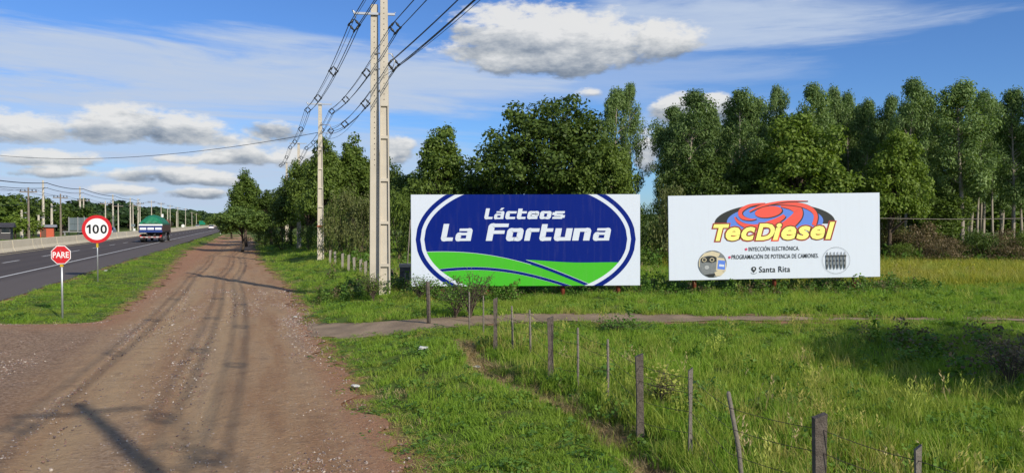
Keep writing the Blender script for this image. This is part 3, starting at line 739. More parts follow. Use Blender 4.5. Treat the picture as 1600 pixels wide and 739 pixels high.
# tree belt on the far side of the highway
belt = [(8, 118, 306, 80, 'far_b', 'bright green bushy tree at the left edge of the picture'), (42, 128, 300, 64, 'far_c', 'dark tree behind the first two roadside poles'), (24, 112, 330, 50, 'far_d', 'low bright tree with pale stems at far left'),
        (70, 140, 303, 62, 'far_c', 'dark tree behind the red kiosk'), (98, 150, 314, 60, 'far_a', 'green tree above the back of the grey billboard, on its left'), (128, 150, 318, 60, 'far_c', 'dark tree behind the grey billboard'),
        (52, 122, 338, 34, 'far_d', 'small bright shrub beside the pole left of the red kiosk')]
for px, Y, tp, w, ky, lb in belt: tree_px(ky, px, Y, tp, w, lb, 'trees along the far side of the highway')
for k in range(62):
    s = 135 + k * 7.0 + rng0.uniform(-3, 3); n = -36 - rng0.uniform(0, 16) - (k % 3) * 5
    x, y = SN(s, n); hh = rng0.uniform(5.2, 8.6) + .003 * s
    tree(['far_a', 'far_c', 'far_a', 'far_b', 'far_c'][k % 5], x, y, hh, hh * rng0.uniform(1.0, 1.4), 'tree in the dense belt along the far side of the highway', 'trees in the belt beyond the highway')
for k in range(16):
    s = 130 + k * 14 + rng0.uniform(-3, 3); n = 6 + rng0.uniform(0, 8); x, y = SN(s, n)
    tree(['far_c', 'far_a'][k % 2], x, y, rng0.uniform(6, 8), 8, 'tree in the far belt beyond the end of the track', 'trees beyond the end of the track')
# the tree outside the frame on the right whose shadow crosses the field
tree('broad_a', 15.6, 6.0, 7.2, 6.4, 'leafy tree just outside the picture on the right, shading the field', rz=.4)
tree('bush_a', 17.6, 9.4, 4.6, 4.6, 'tall bush just outside the picture on the right')

# ------------------------------------------------------------------ scatter (things nobody could count)
def scatter(name, pts, rot, scl, ids, protos, label=None, cat=None):
    me = bpy.data.meshes.new(name); n = len(pts); me.vertices.add(n); me.vertices.foreach_set('co', np.asarray(pts, np.float32).ravel())
    a = me.attributes.new('rot', 'FLOAT_VECTOR', 'POINT'); a.data.foreach_set('vector', np.asarray(rot, np.float32).ravel())
    a = me.attributes.new('scl', 'FLOAT_VECTOR', 'POINT'); a.data.foreach_set('vector', np.asarray(scl, np.float32).ravel())
    a = me.attributes.new('pick', 'INT', 'POINT'); a.data.foreach_set('value', np.asarray(ids, np.int32))
    me.update()
    o = link(name, me); tag(o, label, cat, kind='stuff')
    c = bpy.data.collections.new(name + '_pieces')
    for i, p in enumerate(protos):
        po = bpy.data.objects.new('%s_piece_%d' % (name, i), p); c.objects.link(po)
    g = bpy.data.node_groups.new(name + '_scatter', 'GeometryNodeTree')
    g.interface.new_socket('Geometry', in_out='INPUT', socket_type='NodeSocketGeometry')
    g.interface.new_socket('Geometry', in_out='OUTPUT', socket_type='NodeSocketGeometry')
    N = g.nodes; gi = N.new('NodeGroupInput'); go = N.new('NodeGroupOutput'); iop = N.new('GeometryNodeInstanceOnPoints'); ci = N.new('GeometryNodeCollectionInfo')
    ci.inputs['Collection'].default_value = c; ci.inputs['Separate Children'].default_value = True; ci.inputs['Reset Children'].default_value = True
    def na(nm, ty):
        x = N.new('GeometryNodeInputNamedAttribute'); x.data_type = ty; x.inputs['Name'].default_value = nm
        return [q for q in x.outputs if q.enabled and q.name == 'Attribute'][0]
    iop.inputs['Pick Instance'].default_value = True
    g.links.new(gi.outputs[0], iop.inputs['Points']); g.links.new(ci.outputs[0], iop.inputs['Instance'])
    g.links.new(na('pick', 'INT'), iop.inputs['Instance Index'])
    e2r = N.new('FunctionNodeEulerToRotation'); g.links.new(na('rot', 'FLOAT_VECTOR'), e2r.inputs[0]); g.links.new(e2r.outputs[0], iop.inputs['Rotation'])
    g.links.new(na('scl', 'FLOAT_VECTOR'), iop.inputs['Scale']); g.links.new(iop.outputs[0], go.inputs[0])
    md = o.modifiers.new('scatter', 'NODES'); md.node_group = g
    return o

def tuft(name, seed, blades, height, spread, width, m, lean=.5, seedhead=False, segs=3):
    rng = np.random.RandomState(seed); V = []; Q = []; T_ = []
    for k in range(blades):
        an = rng.uniform(0, 6.28); r = spread * math.sqrt(rng.rand()); bx, by = math.cos(an) * r, math.sin(an) * r
        la = rng.uniform(0, 6.28); ln = lean * rng.uniform(.1, 1.0); h = height * rng.uniform(.45, 1.0); w = width * rng.uniform(.7, 1.2)
        wa = rng.uniform(0, 6.28); wx, wy = math.cos(wa) * w / 2, math.sin(wa) * w / 2; t = rng.uniform(0, 1); b = len(V)
        for j in range(segs + 1):
            u = j / segs; f = (1 - u) ** .7 if j < segs else .06
            cx = bx + math.cos(la) * ln * h * u * u; cy = by + math.sin(la) * ln * h * u * u; cz = h * (u - .25 * ln * u * u) - .02
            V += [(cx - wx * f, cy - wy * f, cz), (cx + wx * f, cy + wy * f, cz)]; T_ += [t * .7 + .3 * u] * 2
        for j in range(segs): Q.append((b + 2 * j, b + 2 * j + 1, b + 2 * j + 3, b + 2 * j + 2))
        if seedhead and k % 2 == 0:
            for j in range(5):
                z = h * (.78 + .05 * j); x0 = bx + math.cos(la) * ln * h * .75; y0 = by + math.sin(la) * ln * h * .75; a2 = rng.uniform(0, 6.28); s = .035; b = len(V)
                dx, dy = math.cos(a2) * s, math.sin(a2) * s
                V += [(x0, y0, z), (x0 + dx * .6, y0 + dy * .6, z + .012), (x0 + dx, y0 + dy, z + .05), (x0 + dx * .3, y0 + dy * .3, z + .03)]; Q.append((b, b + 1, b + 2, b + 3)); T_ += [1.0] * 4
    me = np_mesh(name, np.array(V), np.array(Q), {'tint': T_}); me.materials.append(m); return me
def weed(name, seed, n, height, size, m):
    rng = np.random.RandomState(seed); C = []; Nn = []
    for k in range(n):
        an = rng.uniform(0, 6.28); r = rng.uniform(.02, .22); z = height * rng.uniform(.15, 1); C.append((math.cos(an) * r, math.sin(an) * r, z)); Nn.append((math.cos(an) * .6, math.sin(an) * .6, 1))
    V, Q = leaf_quads(np.array(C), np.array(Nn, float), size, rng, .1, .7)
    me = np_mesh(name, V, Q, {'tint': np.repeat(rng.uniform(0, 1, n), 4)}); me.materials.append(m); return me

# wood-brush plants at field level and grass
def on_grass(x, y):
    s, n = RD.x * x + RD.y * y, RN.x * x + RN.y * y
    e = .28 * vnoise(s * 1.9, n * 1.9) + .3 * vnoise(s * 6, n * 6)
    tr = (n > track_left(s) - .02 + e) & (n < track_right(s) + e * 1.3)
    pa = (y > path_low(x) - .12 + e * 1.6 + .12 + .40 * sst(x, 1, 9)) & (y < path_high(x) - .08 + e * 1.7 - .35 * sst(x, 1, 9)) & (x > -6)
    hw = (n < -7.25 + e) & (n > -28)
    thin = (n > 3.78 + .25 * np.sin(s * .9)) & (n < 4.2 + .25 * np.sin(s * .9)) & (s > 6) & (s < 14.5) & (vnoise(s * 1.4, 7.7) > -.16)
    return ~(tr | pa | hw | thin)
GR = np.random.RandomState(99)
def sample(y0, y1, dens, w=.74, cond=None):
    """random ground points inside (a little more than) the view wedge"""
    ar = w * 2 * (y1 ** 2 - y0 ** 2) / 2 + 6 * (y1 - y0); n = int(ar * dens)
    y = np.sqrt(GR.uniform(y0 ** 2, y1 ** 2, n)); x = GR.uniform(-1, 1, n) * (w * y + 1.5)
    k = on_grass(x, y)
    if cond is not None: k &= cond(x, y)
    return x[k], y[k]
tuft_h = lambda s: 1
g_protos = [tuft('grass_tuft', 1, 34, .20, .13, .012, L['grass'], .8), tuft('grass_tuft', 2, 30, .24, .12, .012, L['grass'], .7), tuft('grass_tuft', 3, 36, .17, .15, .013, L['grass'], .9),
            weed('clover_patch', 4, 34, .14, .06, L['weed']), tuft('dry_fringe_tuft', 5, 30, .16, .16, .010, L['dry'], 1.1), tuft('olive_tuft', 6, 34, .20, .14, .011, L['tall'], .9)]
P_ = []; S_ = []; I_ = []
for y0, y1, dn, k in ((2.5, 5.5, 36, 1.0), (5.5, 11, 52, 1.0), (11, 18, 34, 1.05), (18, 30, 20, 1.25), (30, 48, 7, 1.7), (48, 82, 2.2, 2.3), (82, 120, .5, 3.2)):
    x, y = sample(y0, y1, dn, .95 if y1 < 19 else .78)
    n_ = RN.x * x + RN.y * y; s_ = RD.x * x + RD.y * y
    edge = np.clip(np.minimum(np.abs(n_ - track_left(s_)), np.abs(n_ - track_right(s_))) / .9, .25, 1)
    hgt = (.75 + .55 * vnoise(x * .8, y * .8) + .35 * vnoise(x * 2.5 + 4, y * 2.5)) * edge
    near_path = np.clip(1 - np.maximum(path_low(x) - y, 0) / 2.6, 0, 1) * (y < path_low(x) + .3) * (x > -5)
    hgt = hgt * (1 - .62 * near_path)
    hgt = hgt * np.where(n_ > 4.2, 1.35, 1.0) * np.where(n_ < -3, .62, 1.0)
    P_.append(np.stack([x, y, H(x, y)], 1)); S_.append(np.stack([np.full(len(x), k), np.full(len(x), k), np.maximum(.25, hgt) * (.7 + .3 * k)], 1)); rr_ = GR.rand(len(x)); I_.append(np.where(rr_ < .08, 3, np.where((rr_ < .08 + .75 * np.clip(1.1 - edge, 0, 1)) & (edge < 1), np.where(rr_ < .24, 4, 5), np.where(rr_ > .9, 5, GR.randint(0, 3, len(x))))))
P = np.concatenate(P_); S = np.concatenate(S_); I = np.concatenate(I_); nP = len(P)
R_ = np.stack([GR.normal(0, .08, nP), GR.normal(0, .08, nP), GR.uniform(0, 6.28, nP)], 1)
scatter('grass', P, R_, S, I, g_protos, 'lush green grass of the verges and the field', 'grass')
print('grass tufts', nP)
# tall seeding grass along the fence and over the field
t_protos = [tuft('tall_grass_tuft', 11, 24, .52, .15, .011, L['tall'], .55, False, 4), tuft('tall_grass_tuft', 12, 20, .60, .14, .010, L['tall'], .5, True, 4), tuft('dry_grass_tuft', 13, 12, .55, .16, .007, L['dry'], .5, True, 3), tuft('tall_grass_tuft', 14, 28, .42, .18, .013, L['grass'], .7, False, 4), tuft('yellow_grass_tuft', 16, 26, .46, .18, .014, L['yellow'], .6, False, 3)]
P_ = []; S_ = []; I_ = []
def field(x, y):
    n_ = RN.x * x + RN.y * y; s_ = RD.x * x + RD.y * y
    near_fence = np.exp(-((n_ - 5.0) / 1.1) ** 2)
    p = .10 + .75 * near_fence + .45 * (vnoise(x * .5 + 3, y * .5) + .1) + .25 * (n_ > 5.5)
    p = np.where(n_ < 4.1, .0, p) * np.where((y > 15.2) & (y < 23), .12, 1)
    return GR.rand(len(x)) < p
for y0, y1, dn, k in ((5, 12, 26, .85), (12, 20, 13, .95), (20, 30, 4.5, 1.0), (30, 46, 3.2, 1.4)):
    x, y = sample(y0, y1, dn, cond=field); P_.append(np.stack([x, y, H(x, y)], 1)); m_ = len(x)
    S_.append(np.stack([np.full(m_, k), np.full(m_, k), GR.uniform(.55, 1.05, m_) * (.8 + .2 * k)], 1)); I_.append(GR.choice([0, 1, 2, 3], m_, p=[.46, .04, .02, .48]))
x = GR.uniform(8, 34, 4200); y = GR.uniform(27, 43.5, 4200); m_ = len(x); P_.append(np.stack([x, y, H(x, y)], 1)); S_.append(np.stack([np.full(m_, 1.5), np.full(m_, 1.5), GR.uniform(.8, 1.4, m_)], 1)); I_.append(GR.choice([0, 4], m_, p=[.45, .55]))
P = np.concatenate(P_); S = np.concatenate(S_); I = np.concatenate(I_); nP = len(P)
scatter('tall_grass', P, np.stack([GR.normal(0, .12, nP), GR.normal(0, .12, nP), GR.uniform(0, 6.28, nP)], 1), S, I, t_protos, 'tall seeding grass along the wire fence and over the field', 'grass')
print('tall tufts', nP)
# broad-leaved weeds below the billboards, along the pole line; yellow flowering weeds at the far edge of the field
w_protos = [weed('weed_plant', 21, 60, .55, .11, L['weed']), weed('weed_plant', 22, 46, .75, .10, L['weed']), weed('dry_weed', 23, 50, .6, .08, L['scrub']), weed('yellow_weed', 24, 60, .6, .07, L['yellow']), weed('dark_weed', 25, 60, .6, .12, L['mid'])]
P_ = []; S_ = []; I_ = []
def wpatch(x0, x1, y0, y1, n, ids, smin, smax, prob=None):
    x = GR.uniform(x0, x1, n); y = GR.uniform(y0, y1, n); k = on_grass(x, y)
    if prob is not None: k &= GR.rand(n) < prob(x, y)
    x, y = x[k], y[k]; m_ = len(x); s = GR.uniform(smin, smax, m_)
    P_.append(np.stack([x, y, H(x, y)], 1)); S_.append(np.stack([s, s, s * GR.uniform(.7, 1.2, m_)], 1)); I_.append(GR.choice(ids, m_))
wpatch(-6.6, 14, 23.9, 26.5, 800, [0, 1, 2, 4], .35, .8)
wpatch(-3.4, 13, 22.9, 24.0, 260, [0, 2, 1], .25, .5)
wpatch(-6, -2.4, 23.8, 28, 60, [0, 1, 4], .4, .8)
wpatch(-2.6, .2, 22.3, 23.1, 70, [0, 1, 2], .5, .9)
wpatch(-14, -5, 30, 46, 420, [0, 1, 4, 2], .6, 1.3, lambda x, y: np.exp(-((RN.x * x + RN.y * y - 6.2) / 1.6) ** 2))
wpatch(10, 32, 30, 43, 1500, [3], .35, .75)
wpatch(10, 32, 39, 43, 160, [0, 1], .6, 1.1)
wpatch(-3, 12, 38, 47, 500, [0, 1, 4], .7, 1.5)
wpatch(12, 30, 25, 33, 320, [3, 3, 0], .3, .55)
wpatch(-6, 34, 36, 48, 900, [4, 2, 0], 1.0, 2.0, lambda x, y: (y > 43) * .7)
wpatch(1, 9, 6, 18, 60, [0, 4, 1], .35, .9, lambda x, y: np.exp(-((RN.x * x + RN.y * y - 4.9) / .7) ** 2) + .08)
wpatch(6.8, 9.8, 11.5, 15.5, 60, [2, 2, 0], .5, .9)
P = np.concatenate(P_); S = np.concatenate(S_); I = np.concatenate(I_); nP = len(P)
scatter('weeds', P, np.stack([GR.normal(0, .1, nP), GR.normal(0, .1, nP), GR.uniform(0, 6.28, nP)], 1), S, I, w_protos, 'leafy weeds under the billboards and at the field edge', 'weeds')
# loose stones on the track and the apron
def stone(seed, m):
    bm = bmesh.new(); bmesh.ops.create_icosphere(bm, subdivisions=1, radius=.5); r = random.Random(seed)
    for v in bm.verts: v.co *= r.uniform(.7, 1.15); v.co.z *= .6
    me = bpy.data.meshes.new('stone'); bm.to_mesh(me); bm.free(); me.materials.append(m); return me
st = [stone(1, mat('grey_stone', (.36, .29, .245), .9, var=.3)), stone(2, mat('red_stone', (.27, .16, .12), .9, var=.3)), stone(3, mat('dark_stone', (.14, .105, .10), .9)), stone(4, mat('pale_stone', (.52, .45, .38), .9))]
x = GR.uniform(-1, 1, 330000); y = np.sqrt(GR.uniform(49, 30 ** 2, 330000)); x = x * (.72 * y)
s_ = RD.x * x + RD.y * y; n_ = RN.x * x + RN.y * y
inside = (n_ > track_left(s_) + .05) & (n_ < track_right(s_) + .25)
pr = .10 + .62 * ((n_ < -2.6) & (s_ < 23)) + .75 * np.exp(-((n_ - .75 - .2 * np.sin(s_ * .4)) / .38) ** 2) + .35 * np.exp(-((n_ + 1.35) / .25) ** 2)
pr = pr * (.45 + 1.3 * np.clip(vnoise(x * .9, y * .9) + .4, 0, 1))
k = inside & (GR.rand(len(x)) < pr); x, y = x[k], y[k]; nP = len(x)
sz = .012 + .034 * GR.rand(nP) ** 4 + .0014 * y * GR.rand(nP)
scatter('gravel', np.stack([x, y, H(x, y) + .030], 1), GR.uniform(0, 6.28, (nP, 3)) * [.15, .15, 1], np.stack([sz, sz * .9, sz], 1), GR.choice([0, 1, 2, 3], nP, p=[.40, .27, .25, .08]), st, 'loose gravel on the dirt track', 'gravel')
print('stones', nP)

# forest on the far hills: one mass
def far_forest():
    rng = np.random.RandomState(8); protos = []
    for sd in (1, 2, 3):
        rg = np.random.RandomState(sd); pf = []
        for k in range(14):
            d = rg.normal(size=3); d /= np.linalg.norm(d); pf.append(((d[0] * 2.4, d[1] * 2.4, 4.4 + d[2] * 2.2), rg.uniform(1.2, 1.9)))
        V, Q, t = puffs_to_leaves(pf, 22, 1.3, rg, 0, .8, .8); me = np_mesh('far_tree', V, Q, {'tint': t}); me.materials.append(L['far']); protos.append(me)
    n = 9000; az = rng.uniform(math.radians(-42), math.radians(6), n); r = np.sqrt(rng.uniform(210 ** 2, 1500 ** 2, n)); x = np.sin(az) * r; y = np.cos(az) * r
    nn = RN.x * x + RN.y * y; k = (nn < -38) | ((nn > 8) & (r > 240)) | (r > 900); x, y, r = x[k], y[k], r[k]
    m_ = len(x); s = rng.uniform(.8, 1.35, m_) * np.where(r > 700, 1.4, 1.0); z = H(x, y) - .6
    scatter('distant_forest', np.stack([x, y, z], 1), np.stack([np.zeros(m_), np.zeros(m_), rng.uniform(0, 6.28, m_)], 1), np.stack([s * 1.2, s * 1.2, s], 1), rng.randint(0, 3, m_), protos, 'dark forest covering the low hills on the horizon', 'forest')
far_forest()

# ------------------------------------------------------------------ utility poles
def hollow_pole(name, label, loc, rz, height, wb=.30, wt=.17, ribs_to=.78, group=None, holes_from=.62, gap=1.36):
    """precast concrete pole of H section: web, flanges, cross ribs on the open face (-y)"""
    root = empty(name, loc, rz, label, 'utility pole', group)
    def w(t): return wb + (wt - wb) * t
    def pr(mb, x0, x1, y0, y1, z0=0., z1=1.):      # coordinates as fractions of the half width
        vs = []
        for t in (z0, z1):
            W = w(t) / 2; D = w(t) * .62 / 2
            for X, Y in ((x0, y0), (x1, y0), (x1, y1), (x0, y1)): vs.append((X * W, Y * D, t * height - (.3 if t == 0 else 0)))
        mb.add(vs, [(0, 3, 2, 1), (4, 5, 6, 7), (0, 1, 5, 4), (1, 2, 6, 5), (2, 3, 7, 6), (3, 0, 4, 7)])
    mb = MB(); pr(mb, -.76, .76, -.22, .22, 0, ribs_to); mb.build('web', M['concrete'], root)
    mb = MB(); pr(mb, -1, -.765, -1, 1, 0, ribs_to); pr(mb, .765, 1, -1, 1, 0, ribs_to); mb.build('flange', M['concrete'], root)
    mb = MB(); pr(mb, -1.003, 1.003, -1.003, 1.003, ribs_to, 1.0); mb.build('upper_shaft', M['concrete'], root, bevel=.008)
    z = .9
    while z < ribs_to * height - .2:
        t = z / height; W = w(t) / 2 * .762; D = w(t) * .31 * .96
        r = MB(); r.box(-W, W, -D, -D * .235, z, z + .09); r.box(-W, W, D * .235, D, z, z + .09); r.build('rib', M['concrete'], root); z += gap
    mb = MB(); z = max(holes_from, .4) * height
    while z < height - .25:
        D = w(z / height) * .31; mb.disc((0, -D * 1.004 if z > ribs_to * height else -D * .23, z), .016, 'y', 6, .012); z += .17
    o = mb.build('bolt_hole_dark', M['cable'], root); tag(o, kind='stuff')  # black discs stand in for the shade inside the holes; nothing is recessed
    return root
PA = RANG   # crossarms lie across the pole line
def line_hardware(root, top, half_l=.95, half_r=.95, lower=True, rz=0, side=.0):
    """crossarm with hangers and lower bracket, as parts of the pole"""
    a = MB(); a.box(-half_l, half_r, -.15, -.09, top - .035, top + .035); a.build('crossarm', M['steel'], root)
    if half_l:
        h = MB(); h.tube([(-half_l + .02, -.12, top + .04), (-half_l - .06, -.12, top + .1), (-half_l + .05, -.12, top - .16)], .018, 5); h.build('hanger', M['steel'], root)
    h = MB(); h.tube([(half_r - .02, -.12, top + .04), (half_r + .04, -.12, top + .08), (half_r - .02, -.12, top - .20)], .018, 5); h.build('hanger', M['steel'], root)
    if lower:
        z = top - 1.25; b = MB(); b.tube([(.05, -.12, z), (half_r * .8, -.12, z), (half_r * .92, -.12, z - .12)], .022, 5); b.tube([(.05, -.12, z - .5), (half_r * .9, -.12, z - .5)], .018, 5)
        b.tube([(half_r * .86, -.12, z), (half_r * .98, -.12, z - .26), (half_r * .86, -.12, z - .5)], .016, 5); b.build('bracket', M['steel'], root)

PZ = .38
def polepos(px, py): return at(px, py)
p1 = polepos(586, 462); p1b = (p1[0] + .335, p1[1] - .14)
d12 = 21.9
p2 = polepos(501, 406)
p3 = SN(toSN(*p2)[0] + 23.5, toSN(*p2)[1] + .1); p4 = SN(toSN(*p3)[0] + 24, toSN(*p3)[1]); p5 = SN(toSN(*p4)[0] + 24, toSN(*p4)[1])
p0 = (6.35, -4.1)
pm = (p0[0] + 10.0, p0[1] - 27)
print('poles', p0, p1, p2, p3)
HT1 = top_z(10, p1[1]) - Hf(*p1); HT2 = top_z(162, p2[1]) - Hf(*p2)
print('pole heights', HT1, HT2)
q1 = hollow_pole('utility_pole', 'left concrete pole of the close pair beside the blue oval billboard, its plain face showing', (*p1, Hf(*p1)), .12, HT1, .345, .22, ribs_to=.05, holes_from=.45, group='concrete utility poles along the track')
q1b = hollow_pole('utility_pole', 'right, taller concrete pole of the close pair, with a recessed ribbed face', (*p1b, Hf(*p1b)), .10, HT1 + 1.4, .355, .21, ribs_to=.56, holes_from=.58, group='concrete utility poles along the track')
q2 = hollow_pole('utility_pole', 'single ribbed concrete pole beyond the close pair, a rusty band on it', (*p2, Hf(*p2)), .16, HT2, .40, .20, ribs_to=.72, holes_from=.75, gap=1.15, group='concrete utility poles along the track')
q3 = hollow_pole('utility_pole', 'third concrete pole along the track, half swallowed by dark trees', (*p3, Hf(*p3)), .16, HT2, .40, .20, ribs_to=.72, holes_from=.75, group='concrete utility poles along the track')
q4 = hollow_pole('utility_pole', 'farthest concrete pole of the track side line, behind the trees', (*p4, Hf(*p4)), .16, HT2, .40, .20, ribs_to=.72, holes_from=.75, group='concrete utility poles along the track')
q0 = hollow_pole('utility_pole', 'concrete pole just behind the viewer, its shadow lying on the track', (*p0, Hf(*p0)), RANG, HT1 + 1.4, .32, .18, ribs_to=.6, holes_from=.6, group='concrete utility poles along the track')
mb = MB(); mb.box(-.19, .19, -.14, .14, 2.02, 2.10); mb.build('rusty_band', M['strap_orange'], q2)
top0 = HT1 - .32; top00 = HT1 + 1.08
for qq, tp, hl, hr in ((q0, top00, .85, .80), (q1, top0, .62, .66), (q2, HT2 - .08, .72, .70), (q3, HT2 - .08, .72, .70), (q4, HT2 - .08, .72, .70)):
    sub = MB(); line_hardware(qq, tp, hl, hr)

def cat_pts(a, b, sag, n=18):
    a, b = Vector(a), Vector(b)
    return [a.lerp(b, i / n) - Vector((0, 0, sag * 4 * (i / n) * (1 - i / n))) for i in range(n + 1)]
def circuit(label, A, B, sag, spacers, r=.0135, rhang=.30):
    """spaced aerial cable: messenger above, three covered conductors held by diamond spacers"""
    root = empty('overhead_line', A, 0, label, 'power line', 'spaced power lines over the track')
    o = Vector(A); A = Vector(A) - o; B = Vector(B) - o; d = (B - A); d.z = 0; d.normalize(); side = Vector((d.y, -d.x, 0))
    offs = [(0, 0, .6), (-.17, -.19, 1), (.17, -.19, 1), (0, -.38, 1)]
    for (u, v, k) in offs:
        off = side * u + Vector((0, 0, v)); mb = MB(); mb.tube(cat_pts(A + off, B + off, sag), r * k, 5, False); mb.build('cable', M['cable'], root)
    for t in spacers:
        c = A.lerp(B, t) - Vector((0, 0, sag * 4 * t * (1 - t))); mb = MB()
        top, l, rr, bt = [c + side * u + Vector((0, 0, v)) for u, v, _ in offs]
        for a, b in ((top, l), (top, rr), (l, bt), (rr, bt)): 
            mid = a.lerp(b, .5); mb.tube([a, a.lerp(b, .3), mid, a.lerp(b, .7), b], [.011, .030, .044, .030, .011], 6)
        for q_ in (l, rr, bt): mb.tube([q_ - d * .10, q_ + d * .13], .034, 6)
        mb.build('spacer', M['insul'], root)
    return root
def armpt(p, rz, x, z):
    c, s = math.cos(rz), math.sin(rz); return (p[0] + c * x + s * .12, p[1] + s * x - c * .12, Hf(*p) + z)
names = ['behind the viewer to the first pole pair', 'from the first pole pair to the second pole', 'from the second pole to the third', 'from the third pole into the trees']
chain = [(p0, RANG, .85, .80, top00), (p1, .12, .62, .66, top0), (p2, .16, .72, .70, HT2 - .08), (p3, .16, .72, .70, HT2 - .08), (p4, .16, .72, .70, HT2 - .08)]
back = [(pm, RANG, .95, .95, top0)] + chain
for i in range(len(chain) - 1):
    (pa, ra, la, ha, ta), (pb, rb, lb_, hb, tb) = chain[i], chain[i + 1]
    spc = {0: (.0, .22, .42, .62, 1.0), 1: (.30, .65, 1.0)}.get(i, (.3, .65, 1.0))
    circuit('upper left black cable bundle, ' + names[i], armpt(pa, ra, -la, ta - .18), armpt(pb, rb, -lb_, tb - .18), .38, spc)
    circuit('upper right black cable bundle, ' + names[i], armpt(pa, ra, ha, ta - .22), armpt(pb, rb, hb, tb - .22), .38, spc)
    circuit('lower right black cable bundle, ' + names[i], armpt(pa, ra, ha * .92, ta - 1.40), armpt(pb, rb, hb * .92, tb - 1.40), .45, spc)
    w_ = MB(); A = Vector(armpt(pa, ra, ha * .4, ta - 2.0)); B = Vector(armpt(pb, rb, hb * .4, tb - 2.0)); w_.tube(cat_pts(A, B, .7), .009, 4, False)
    tag(w_.build('telephone_wire', M['cable']), 'thin single wire under the cable bundles, ' + names[i], 'overhead wire')
# spans that go on behind the viewer (they throw the near line shadows)
A0 = armpt(pm, RANG, 0, top0)
for sx, dz, nm in ((-.95, -.18, 'upper left'), (.95, -.22, 'upper right'), (.87, -1.40, 'lower right')):
    circuit(nm + ' cable bundle behind the viewer', (pm[0] + sx, pm[1], A0[2] + dz), armpt(p0, RANG, sx, top00 + dz), .55, (.3, .6, .85))
hollow_pole('utility_pole', 'concrete pole well behind the viewer', (*pm, Hf(*pm)), RANG, HT1, .36, .22, ribs_to=.6, group='concrete utility poles along the track')
# long service wire over the highway
mb = MB(); far_end = SN(92, -31.5)
B = Vector((p2[0] - .1, p2[1] - .1, top_z(208, p2[1]))); zf = top_z(233, far_end[1])
A = Vector((-62, 60, 12.0)); A.z = top_z(235, 66); A = Vector(((-60 - 800) / FPX * 66, 66, top_z(236, 66)))
mb.tube(cat_pts(A, B, 1.1, 24), .016, 4, False); tag(mb.build('service_wire', M['cable']), 'single thin wire crossing high over the highway to the second pole', 'overhead wire')
pf = hollow_pole('utility_pole', 'concrete pole left of the picture holding the wire over the highway', (A.x, A.y, Hf(A.x, A.y)), .3, A.z + .3, .34, .2)

# ------------------------------------------------------------------ poles of the far side line
def far_pole(px, n, top, kindp, label):
    k = (px - 800) / FPX; Y = n / (RN.x * k + RN.y); x = k * Y; h = top_z(top, Y) - Hf(x, Y)
    root = empty('utility_pole', (x, Y, Hf(x, Y)), RANG, label, 'utility pole', 'utility poles along the far side of the highway')
    w0 = .42 if kindp == 'tall' else .30
    mb = MB(); mb.tube([(0, 0, -.3), (0, 0, h)], [w0 * .62, w0 * .36], 6, True, False); mb.build('shaft', M['concrete'] if kindp != 'wood' else M['wood_pole'], root)
    if kindp != 'tall':
        mb = MB(); mb.box(-1.15, 1.15, -.08, .08, h - .75, h - .6); mb.build('crossarm', M['wood_pole'], root)
        for xx in (-1.0, -.45, .5, 1.0):
            mb = MB(); mb.tube([(xx, 0, h - .6), (xx, 0, h - .42), (xx, 0, h - .3)], [.05, .09, .04], 6); mb.build('insulator', M['insul'], root)
    else:
        mb = MB(); mb.tube([(-.0, 0, h - .5), (.7, 0, h - .4)], .05, 5); mb.tube([(0, 0, h - 1.3), (.7, 0, h - 1.2)], .05, 5); mb.build('bracket', M['steel'], root)
    return (x, Y, Hf(x, Y) + h)
fpA = []; fpB = []
for px, tp, lb in [(-30, 286, 'crossarm pole beyond the left edge'), (45, 293, 'nearest pole with a wide crossarm, left of the red kiosk'), (95, 303, 'brownish crossarm pole right of the red kiosk'), (131, 308, 'crossarm pole behind the grey billboard'),
                   (165, 314, 'crossarm pole just right of the round 100 sign'), (185, 318, 'thin crossarm pole between the 100 sign and the truck'), (208, 318, 'crossarm pole above the left side of the truck'),
                   (219, 315, 'slim crossarm pole above the middle of the truck'), (237, 313, 'tall thin crossarm pole rising behind the green tarpaulin'), (252, 316, 'crossarm pole just right of the truck'),
                   (266, 320, 'crossarm pole second right of the truck'), (278, 323, 'crossarm pole third right of the truck'), (290, 325, 'crossarm pole near the round white sign'), (300, 331, 'small far crossarm pole before the green sign'), (307, 333, 'last tiny crossarm pole of the far line')]:
    fpA.append(far_pole(px, -31.5, tp, 'wood' if px in (95, 45) else 'cross', lb))
for px, tp, lb in [(-60, 268, 'tall pale pole beyond the left edge'), (68, 282, 'tallest pale concrete pole, standing at the red kiosk'), (125.5, 292, 'tall pale pole beside the grey billboard'), (176.8, 304, 'tall pale pole between the 100 sign and the truck'),
                   (204, 309, 'tall pale pole at the left side of the truck'), (216, 310, 'tall pale pole above the truck load'), (262, 326, 'short pale pole right of the truck'), (276, 330, 'short pale pole before the round white sign'), (60.5, 336, 'thin short post left of the tallest pale pole'), (34, 328, 'thin lamp post left of the nearest crossarm pole'), (81, 318, 'small pale pole behind the red kiosk')]:
    fpB.append(far_pole(px, -33.5, tp, 'tall', lb))
def farwire(pts, dz, label, r=.035, dx=0):
    mb = MB()
    for a, b in zip(pts[:-1], pts[1:]):
        A, B = Vector((a[0] + dx, a[1], a[2] + dz)), Vector((b[0] + dx, b[1], b[2] + dz)); mb.tube(cat_pts(A, B, .35, 8), r, 4, False)
    tag(mb.build('overhead_wire', M['cable']), label, 'overhead wire', 'wires of the far side pole line')
fpA.sort(key=lambda p: p[1]); fb = sorted(fpB[:6], key=lambda p: p[1])
